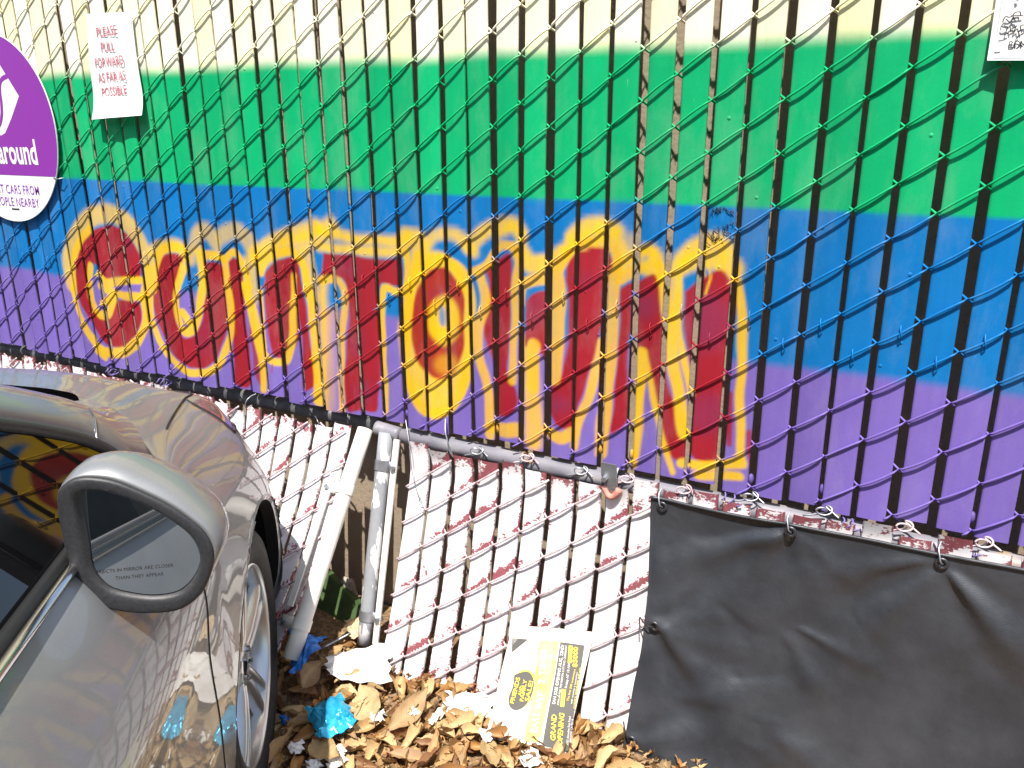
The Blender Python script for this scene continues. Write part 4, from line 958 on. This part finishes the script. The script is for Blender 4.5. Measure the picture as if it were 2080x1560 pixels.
def rotm(rx, ry, rz): return np.array(Matrix.Rotation(rz, 3, 'Z') @ Matrix.Rotation(ry, 3, 'Y') @ Matrix.Rotation(rx, 3, 'X'))
lit = MB(); rl = random.Random(11)
for k in range(3600):
    x = rl.uniform(.55, 2.05); y = rl.uniform(-.95, .02)
    if y > panel_y(QR, (x-QR[0])/S, -1.45)-.01+(.04 if x < 1.12 else 0): continue
    small = rl.random() < .68
    L = rl.uniform(.012, .045) if small else rl.uniform(.045, .09)
    v, f, c, rb, vn = leaf_geo(L, L*rl.uniform(.24, .44), rl.uniform(-.5, .7), rl.uniform(-.4, 1.8), rl.uniform(-2.2, 2.2), np.array(rl.choice(LEAFC))*rl.uniform(.5, 1.1), k)
    v = v @ rotm(rl.uniform(-1., 1.), rl.uniform(-.7, .7), rl.uniform(0, 6.28)).T+np.array([x, y, GR+float(mound(x, y))+rl.uniform(.002, .022)])
    v[:, 2] = np.maximum(v[:, 2], GR+mound(v[:, 0], v[:, 1])+.001)
    lit.add(v, f, Col=c, rib=rb, vein=vn)
for k in range(2600):                            # crumbs, twigs and torn bits
    x = rl.uniform(.55, 2.05); y = rl.uniform(-.95, .02)
    if y > panel_y(QR, (x-QR[0])/S, -1.45)-.005+(.04 if x < 1.12 else 0): continue
    z = GR+float(mound(x, y))+rl.uniform(.006, .024); cc = np.array(rl.choice(LEAFC))*rl.uniform(.4, 1.15)
    if rl.random() < .12:
        a = rl.uniform(0, 6.28); L = rl.uniform(.02, .06); v, f = tube([(x, y, z), (x+L*.5*math.cos(a), y+L*.5*math.sin(a)+.002, z+.003), (x+L*math.cos(a), y+L*math.sin(a), z)], .0011, 5)
    else:
        q = rl.uniform(.003, .010); ang = sorted(rl.uniform(0, 6.28) for _ in range(6)); R3 = rotm(rl.uniform(-.9, .9), rl.uniform(-.9, .9), 0)
        v = np.array([(q*rl.uniform(.5, 1.3)*math.cos(a), q*rl.uniform(.5, 1.3)*math.sin(a), rl.uniform(-.002, .002)) for a in ang]) @ R3.T+np.array([x, y, z]); v = np.r_[v, [v.mean(0)+(0, 0, .0015)]]; f = [(j, (j+1) % 6, 6) for j in range(6)]
    lit.add(v, f, Col=np.broadcast_to(cc, (len(v), 3)), rib=np.zeros(len(v)), vein=np.zeros(len(v)))
o = mk('leaf_litter', lit, M_LEAF); o['kind'] = 'stuff'; o['label'] = 'deep litter of broken dry brown leaves along the foot of the fence'
leaf_kinds = []
for k in range(9):
    L = rl.uniform(.060, .105); v, f, c, rb, vn = leaf_geo(L, L*rl.uniform(.27, .40), rl.uniform(-.4, .6), rl.uniform(.2, 1.5), rl.uniform(-1.3, 1.3), LEAFC[k % 8], 100+k)
    me_o = mk('dry_leaf', MB().add(v-np.array([0, 0, Z0]), f, Col=c, rib=rb, vein=vn), M_LEAF, base=(0, 0, 0)); leaf_kinds.append(me_o)
spots = []
for k in range(130):
    for _ in range(30):
        u, v_ = rl.uniform(560, 1290), rl.uniform(1310, 1570)
        p = gz(u, v_, .018)
        if p[1] < panel_y(QR, (p[0]-QR[0])/S, -1.44)-.035: break
    spots.append(p)
for k, p in enumerate(spots):
    src = leaf_kinds[k % 9]; o = src if k < 9 else src.copy()
    if k >= 9: col.objects.link(o)
    o.location = (p[0], p[1], p[2]+Z0+rl.uniform(.0, .012)); o.rotation_euler = (rl.uniform(-.6, .6), rl.uniform(-.4, .4), rl.uniform(0, 6.28)); s = rl.uniform(.7, 1.15); o.scale = (s, s, s)
    tag(o, 'curled dry brown leaf lying on the litter in front of the white slats', 'leaf', 'dry leaves lying on the litter')
def big_leaf(u0, v0, u1, v1, colr, label, h=.035, wd=.42, seed=5, tilt=.35):
    a, b = gz(u0, v0, h), gz(u1, v1, h+.012); L = np.linalg.norm(b-a)
    v, f, c, rb, vn = leaf_geo(L, L*wd, .12, .35, .15, colr, seed); ex = (b-a)/L; ey = np.cross((0, 0, 1), ex); ey /= np.linalg.norm(ey); ez = np.cross(ex, ey)
    R = np.stack([ex, ey*math.cos(tilt)+ez*math.sin(tilt), ez*math.cos(tilt)-ey*math.sin(tilt)], 1)
    return tag(mk('dry_leaf', MB().add(v @ R.T+(a+b)/2, f, Col=c, rib=rb, vein=vn), M_LEAF), label, 'leaf')
big_leaf(762, 1468, 734, 1392, (.62, .46, .25), 'broad pale tan leaf lying flat beside the shiny blue wrapper', .04, .62, 5, -.5)
big_leaf(786, 1486, 868, 1396, (.50, .33, .17), 'long folded brown leaf pointing up towards the white slats', .045, .36, 8, .5)
big_leaf(668, 1330, 700, 1310, (.48, .30, .13), 'curled ochre leaf by the cream pipe foot', .05, .5, 9)
big_leaf(985, 1500, 1008, 1560, (.50, .35, .17), 'yellowish brown leaf under the lower left corner of the newspaper', .03, .5, 12, -.3)
big_leaf(1192, 1540, 1196, 1480, (.42, .25, .11), 'upright rolled brown leaf at the right of the newspaper', .03, .3, 13, .9)
big_leaf(636, 1500, 690, 1540, (.56, .40, .20), 'flat tan leaf at the edge of the car shadow', .04, .55, 14, .2)
big_leaf(612, 1400, 652, 1345, (.30, .19, .10), 'big shaded brown leaf standing under the blue bag', .06, .6, 15, .9)
def crumple(name, label, cat, pts, m, h=.02, amp=.012, seed=1, n=18, lift=0.0, group=None, foldk=7):
    # a quad sheet laid on the litter with creases; pts = four photo corners
    P = [gz(u, v, h) for u, v in pts]; r = np.random.default_rng(seed); ph = r.uniform(0, 6, 8); V = []
    dirs = r.uniform(-1, 1, (foldk, 2)); off = r.uniform(-.6, .6, foldk)
    for i in range(n):
        for j in range(n):
            a, b = i/(n-1), j/(n-1); p = (P[0]*(1-a)+P[1]*a)*(1-b)+(P[3]*(1-a)+P[2]*a)*b
            z = sum(abs(dirs[k, 0]*(a-.5)+dirs[k, 1]*(b-.5)+off[k]*.4) for k in range(foldk))/foldk
            e = 4*a*(1-a)*4*b*(1-b)
            p = p+np.array([.004*math.sin(9*b+ph[0])+.006*math.sin(23*b+ph[4])*(1-e), .004*math.sin(8*a+ph[1]), lift*e+amp*(z*2.2-.5)+.003*math.sin(21*a+13*b+ph[2])]); V.append(p)
    V = np.array(V); V[:, 2] = np.maximum(V[:, 2], GR+mound(V[:, 0], V[:, 1])+.004)
    W2 = V+np.array([0, 0, -.0008]); mb = MB().add(V, grid_faces(n, n)); mb.add(W2, [q[::-1] for q in grid_faces(n, n)])
    return tag(mk(name, mb, m, smooth=False), label, cat, group)
crumple('paper_scrap', 'large crumpled white paper lying on the leaves below the grey pipe', 'paper', [(660, 1325), (795, 1312), (790, 1392), (664, 1380)], M_PAPER, .05, .030, 3, lift=.012)
crumple('paper_scrap', 'white paper slip lying flat on the leaves left of the newspaper', 'paper', [(908, 1408), (1012, 1412), (1000, 1456), (906, 1450)], M_PAPER, .03, .010, 4)
crumple('paper_scrap', 'small torn white scrap at the bottom edge among leaves', 'paper', [(662, 1530), (694, 1514), (704, 1545), (672, 1575)], M_PAPER, .035, .012, 5, n=10)
crumple('paper_scrap', 'bent tan paper cup piece against the foot of the grey pipe', 'paper', [(700, 1262), (740, 1246), (760, 1290), (716, 1300)], M_CARD, .06, .016, 8, n=12)
crumple('paper_scrap', 'small white curled scrap under the newspaper', 'paper', [(1060, 1530), (1090, 1524), (1098, 1548), (1056, 1562)], M_PAPER, .03, .014, 9, n=10, lift=.012)
crumple('paper_scrap', 'thin pale paper strip pointing to the white slip', 'paper', [(866, 1462), (900, 1436), (904, 1444), (870, 1472)], M_PAPERDIM, .035, .006, 10, n=8)
def blob(name, label, cat, u, v, rx, ry, rz, m, seed, h=.02, rz_=0.0, facet=.35, world=None):
    import bmesh
    bm = bmesh.new(); bmesh.ops.create_icosphere(bm, subdivisions=4, radius=1.0); r = np.random.default_rng(seed)
    D_ = r.normal(size=(26, 3)); D_ /= np.linalg.norm(D_, axis=1)[:, None]; o_ = r.uniform(.45, .95, 26)
    v0 = np.array([tuple(x.co) for x in bm.verts]); f = [tuple(x.index for x in q.verts) for q in bm.faces]; bm.free()
    k = np.ones(len(v0))
    for dd, oo in zip(D_, o_): s = v0 @ dd; k = np.where(s > .05, np.minimum(k, oo/np.maximum(s, .05)+0.0), k)
    k = k*(1-facet*.3*np.abs(np.sin(v0 @ D_[0]*9+v0 @ D_[1]*7))-.08*np.abs(np.sin(v0 @ D_[2]*23)))
    W_ = v0*k[:, None]*np.array([rx, ry, rz]); c, s = math.cos(rz_), math.sin(rz_); W_ = W_ @ np.array([[c, -s, 0], [s, c, 0], [0, 0, 1]]).T
    p = world if world is not None else gz(u, v, h); W_ = W_+p; W_[:, 2] = np.maximum(W_[:, 2], GR+.002)
    return tag(mk(name, MB().add(W_, f), m, smooth=False), label, cat)
crumple('snack_wrapper', 'shiny light blue crumpled foil wrapper on the leaves near the tyre', 'wrapper', [(622, 1446), (698, 1420), (726, 1474), (650, 1508)], M_FOIL, .05, .050, 33, n=15, lift=.045, foldk=12)
blob('snack_wrapper', 'small dark blue crumpled wrapper right beside the tyre', 'wrapper', 578, 1462, .020, .018, .014, M_BLUEBAG, 23, .03, .2)
pbag = onP(612, 1320, QL, .035)
crumple('plastic_bag', 'crumpled blue plastic bag caught at the foot of the cream pipe', 'bag', [(592, 1290), (656, 1298), (640, 1352), (594, 1376)], M_BLUEBAG, .12, .055, 12, lift=.04, foldk=10)
for u, v_, w_, lab in [(640, 1555, 16, 'tiny white paper scrap in the car shadow near the tyre'), (768, 1455, 14, 'small dirty white scrap between two big tan leaves'), (838, 1440, 12, 'crumpled bit of silvery paper beside the long folded leaf'), (986, 1492, 13, 'tiny white scrap by the corner of the newspaper'), (600, 1520, 13, 'pale grey scrap lying beside the tyre')]:
    crumple('paper_scrap', lab, 'paper', [(u-w_, v_-w_*.6), (u+w_, v_-w_), (u+w_*.8, v_+w_*.7), (u-w_*.7, v_+w_*.9)], M_PAPER, .04, .006, int(u), n=7, lift=.006)
# green card box behind the gap
def quad_box(name, label, cat, c, sx, sy, sz, R, m):
    return tag(mk(name, MB().add(*box(c, sx, sy, sz, R)), m, smooth=False), label, cat)
gbx = onY(668, 1222, -.005)
tbx = thing('card_box', 'flattened green printed card box lying in the gap between the two pipes', 'box', (gbx[0], gbx[1], 0))
Rg = rotm(-.45, .28, -.25)
mk('carton', MB().add(*box(gbx, .26, .03, .13, Rg)), M_GREENBOX, tbx, smooth=False)
text('lettering', 'ORGANIC', .022, gbx+np.asarray(Rg) @ np.array([-.06, -.017, -.045]), Rg[:, 0], Rg[:, 2], -Rg[:, 1], M_INKBLK, tbx)
blob('paper_bag', 'dirty crumpled paper bag stuffed behind the grey pipe', 'bag', 0, 0, .05, .035, .075, m_simple_noise('dirty_brown_paper', (.20, .12, .08), (.52, .47, .42), 22, .8), 31, world=onY(712, 1205, .03))
rod_o = thing('loose_stick', 'thin grey stick lying across the litter below the green box', 'stick', (.95, -.2, 0))
rod('shaft', gz(656, 1316, .05), gz(712, 1286, .06), .003, M_GALV, rod_o, 6)

# ------------------------------------------------------------------ newspaper leaning on the white slats
c4 = [onP(1038, 1282, QR, .030), onP(1200, 1296, QR, .030), gz(1146, 1540, .012), gz(1062, 1520, .012)]
TLn, TRn = c4[0], c4[1]; BRn = gz(1145, 1536, .02); BLn = gz(985, 1496, .02)
nw = thing('newspaper', 'folded advertising newspaper printed in black, yellow and green leaning on the white slats', 'newspaper', ((BLn[0]+BRn[0])/2, (BLn[1]+BRn[1])/2, 0))
Nn = np.cross(TRn-TLn, BLn-TLn); Nn /= np.linalg.norm(Nn); Nn = Nn if Nn[1] < 0 else -Nn
def np_pt(a, b, lift=0.0): return (TLn*(1-a)+TRn*a)*(1-b)+(BLn*(1-a)+BRn*a)*b+Nn*(lift+.006*math.sin(a*3.0+.3)*(1-.3*b)+.002*math.sin(b*6+a*4))
def np_sheet(name, m, a0, a1, b0, b1, lift, n=14, poly=None):
    if poly is None:
        V = np.array([np_pt(a0+(a1-a0)*i/(n-1), b0+(b1-b0)*j/(n-1), lift) for i in range(n) for j in range(n)]); f = grid_faces(n, n)
    else:
        V = np.array([np_pt(a, b, lift) for a, b in poly]); f = [tuple(range(len(poly)))]
    return mk(name, MB().add(V, f), m, nw, smooth=poly is None)
for k in range(4): np_sheet('page', M_PAPERDIM, -.01+.008*k, 1.0-.004*k, -.02+.010*k-(.05 if k == 1 else 0), 1.0-.006*k+(.015 if k == 2 else 0), -.008+.0026*k)
def src_ab(x, y):                                  # crop coordinates (x, y) -> sheet coordinates
    u, v = 970+x*260/1352, 1260+y*300/1560
    d = ray(u, v); t = ((TLn-CAM) @ Nn)/(d @ Nn); P = CAM+d*t-TLn
    a_, b_ = .5, .5
    for _ in range(25):
        J = np.stack([(TRn-TLn)*(1-b_)+(BRn-BLn)*b_, (BLn-TLn)*(1-a_)+(BRn-TRn)*a_], 1)
        cur = (np_pt(a_, b_)-np_pt(0, 0))*0+((TLn*(1-a_)+TRn*a_)*(1-b_)+(BLn*(1-a_)+BRn*a_)*b_)-TLn
        da = np.linalg.lstsq(J, P-cur, rcond=None)[0]; a_ += da[0]; b_ += da[1]
    return a_, b_
def np_patch(m, quad, lift, name='print', n=12):
    q = [np.array(src_ab(*p)) for p in quad]; V = []
    for i in range(n):
        for j in range(n):
            s, t = i/(n-1), j/(n-1); ab = (q[0]*(1-s)+q[1]*s)*(1-t)+(q[3]*(1-s)+q[2]*s)*t; V.append(np_pt(ab[0], ab[1], lift))
    return mk(name, MB().add(V, grid_faces(n, n)), m, nw)
np_patch(M_INKGRN, [(668, 220), (868, 232), (630, 1290), (485, 1280)], .0010); np_patch(M_INKOCH, [(800, 420), (838, 424), (655, 1230), (610, 1215)], .0016)
np_patch(M_INKGREY, [(882, 234), (1126, 262), (925, 1390), (668, 1330)], .0010)
def np_poly(m, pts, lift, smooth=True, name='print'):
    q = np.array([src_ab(*p) for p in pts]); q = crv(np.r_[q, q[:1]], 50)[:-1] if smooth else np.concatenate([a+(b-a)*np.arange(6)[:, None]/6 for a, b in zip(q, np.roll(q, -1, 0))])
    c_ = q.mean(0); K = 9; V = [np_pt(*(c_+(p-c_)*k/(K-1)), lift) for k in range(K) for p in q]
    return mk(name, MB().add(V, grid_faces(K, len(q), True)), m, nw, smooth=False)
np_poly(M_INKGREY, [(375, 192), (545, 210), (372, 345)], .0012, False)
np_poly(M_INKYEL, [(405, 570), (480, 530), (555, 535), (610, 600), (608, 700), (560, 830), (480, 920), (390, 900)], .0010)
np_poly(M_INKGREY, [(395, 580), (470, 552), (545, 550), (592, 620), (590, 720), (540, 850), (470, 925), (390, 945), (335, 900), (335, 800), (370, 720)], .0018)
def np_text(body, x0, y0, x1, y1, hpx, m, bold=.0, shear=0.0):  # baseline from (x0,y0) to (x1,y1) in the crop, letters rise to the left
    mb = text_mb(body, 1.0, (0, 0, 0), EX, EZ, np.zeros(3), bold=bold, shear=shear); v = np.concatenate(mb.v); wdt = v[:, 0].max(); V = []
    dx, dy = x1-x0, y1-y0; L = math.hypot(dx, dy); nx, ny = dy/L, -dx/L
    a0 = np.array(src_ab(x0, y0)); ax = np.array(src_ab(x1, y1))-a0; ay = np.array(src_ab(x0+nx*hpx, y0+ny*hpx))-a0
    if np.dot((nx, ny), (-1, -.3)) < 0: ay = np.array(src_ab(x0-nx*hpx, y0-ny*hpx))-a0
    for p in v: ab = a0+ax*p[0]/wdt+ay*p[2]/.72; V.append(np_pt(ab[0], ab[1], .0036))
    mk('lettering', MB().add(V, mb.f), m, nw, smooth=False)
np_text('FRIENDS', 384, 888, 458, 612, 42, M_INKYEL, .02); np_text('AND', 462, 800, 490, 700, 36, M_INKYEL, .02); np_text('FAMILY', 484, 865, 528, 632, 38, M_INKYEL, .02); np_text('SALE!', 540, 865, 592, 648, 44, M_INKYEL, .02)
np_text('GRAND', 802, 1285, 826, 1000, 50, M_INKYEL, .02, .2); np_text('OPENING', 868, 1338, 905, 980, 52, M_INKYEL, .02, .2)
np_text('SAN JOSE OPENING AUG. 22ND!', 812, 892, 924, 268, 32, M_PAPER, .012); np_text('JOIN US FOR THE RIBBON CUTTING CEREMONY', 850, 900, 955, 270, 20, M_PAPER, .005)
np_text('Friday AT 10 AM', 936, 720, 975, 460, 24, M_PAPER, .01); np_patch(M_INKYEL, [(880, 725), (925, 730), (900, 918), (862, 912)], .0022, 'print'); np_patch(M_INKYEL, [(968, 268), (1008, 272), (985, 452), (948, 448)], .0022, 'print')
np_text('$5000', 1040, 500, 1062, 285, 46, M_INKYEL, .03); np_text('The first 500 customers', 950, 858, 1030, 520, 22, M_INKYEL, .005); np_text('will receive a scratcher', 985, 888, 1052, 545, 18, M_PAPER); np_text('LUCKY WINNER will win', 1012, 935, 1085, 500, 20, M_INKYEL, .01)
np_text('5353 Almaden Exp Road', 930, 1330, 968, 1020, 22, M_PAPER); np_text('SAN JOSE, CA 95118', 960, 1300, 996, 1050, 20, M_PAPER); np_text('EAST BAY', 620, 1200, 690, 760, 60, M_PAPER, .02); np_text('2 TIMES', 700, 680, 742, 320, 60, M_PAPER, .02)
for k in range(5): np_text('special weekend offers'[: 20-3*k], 395+k*13, 250+(12-k*14)*1.0, 397+k*13, 198, 9, M_PAPER)
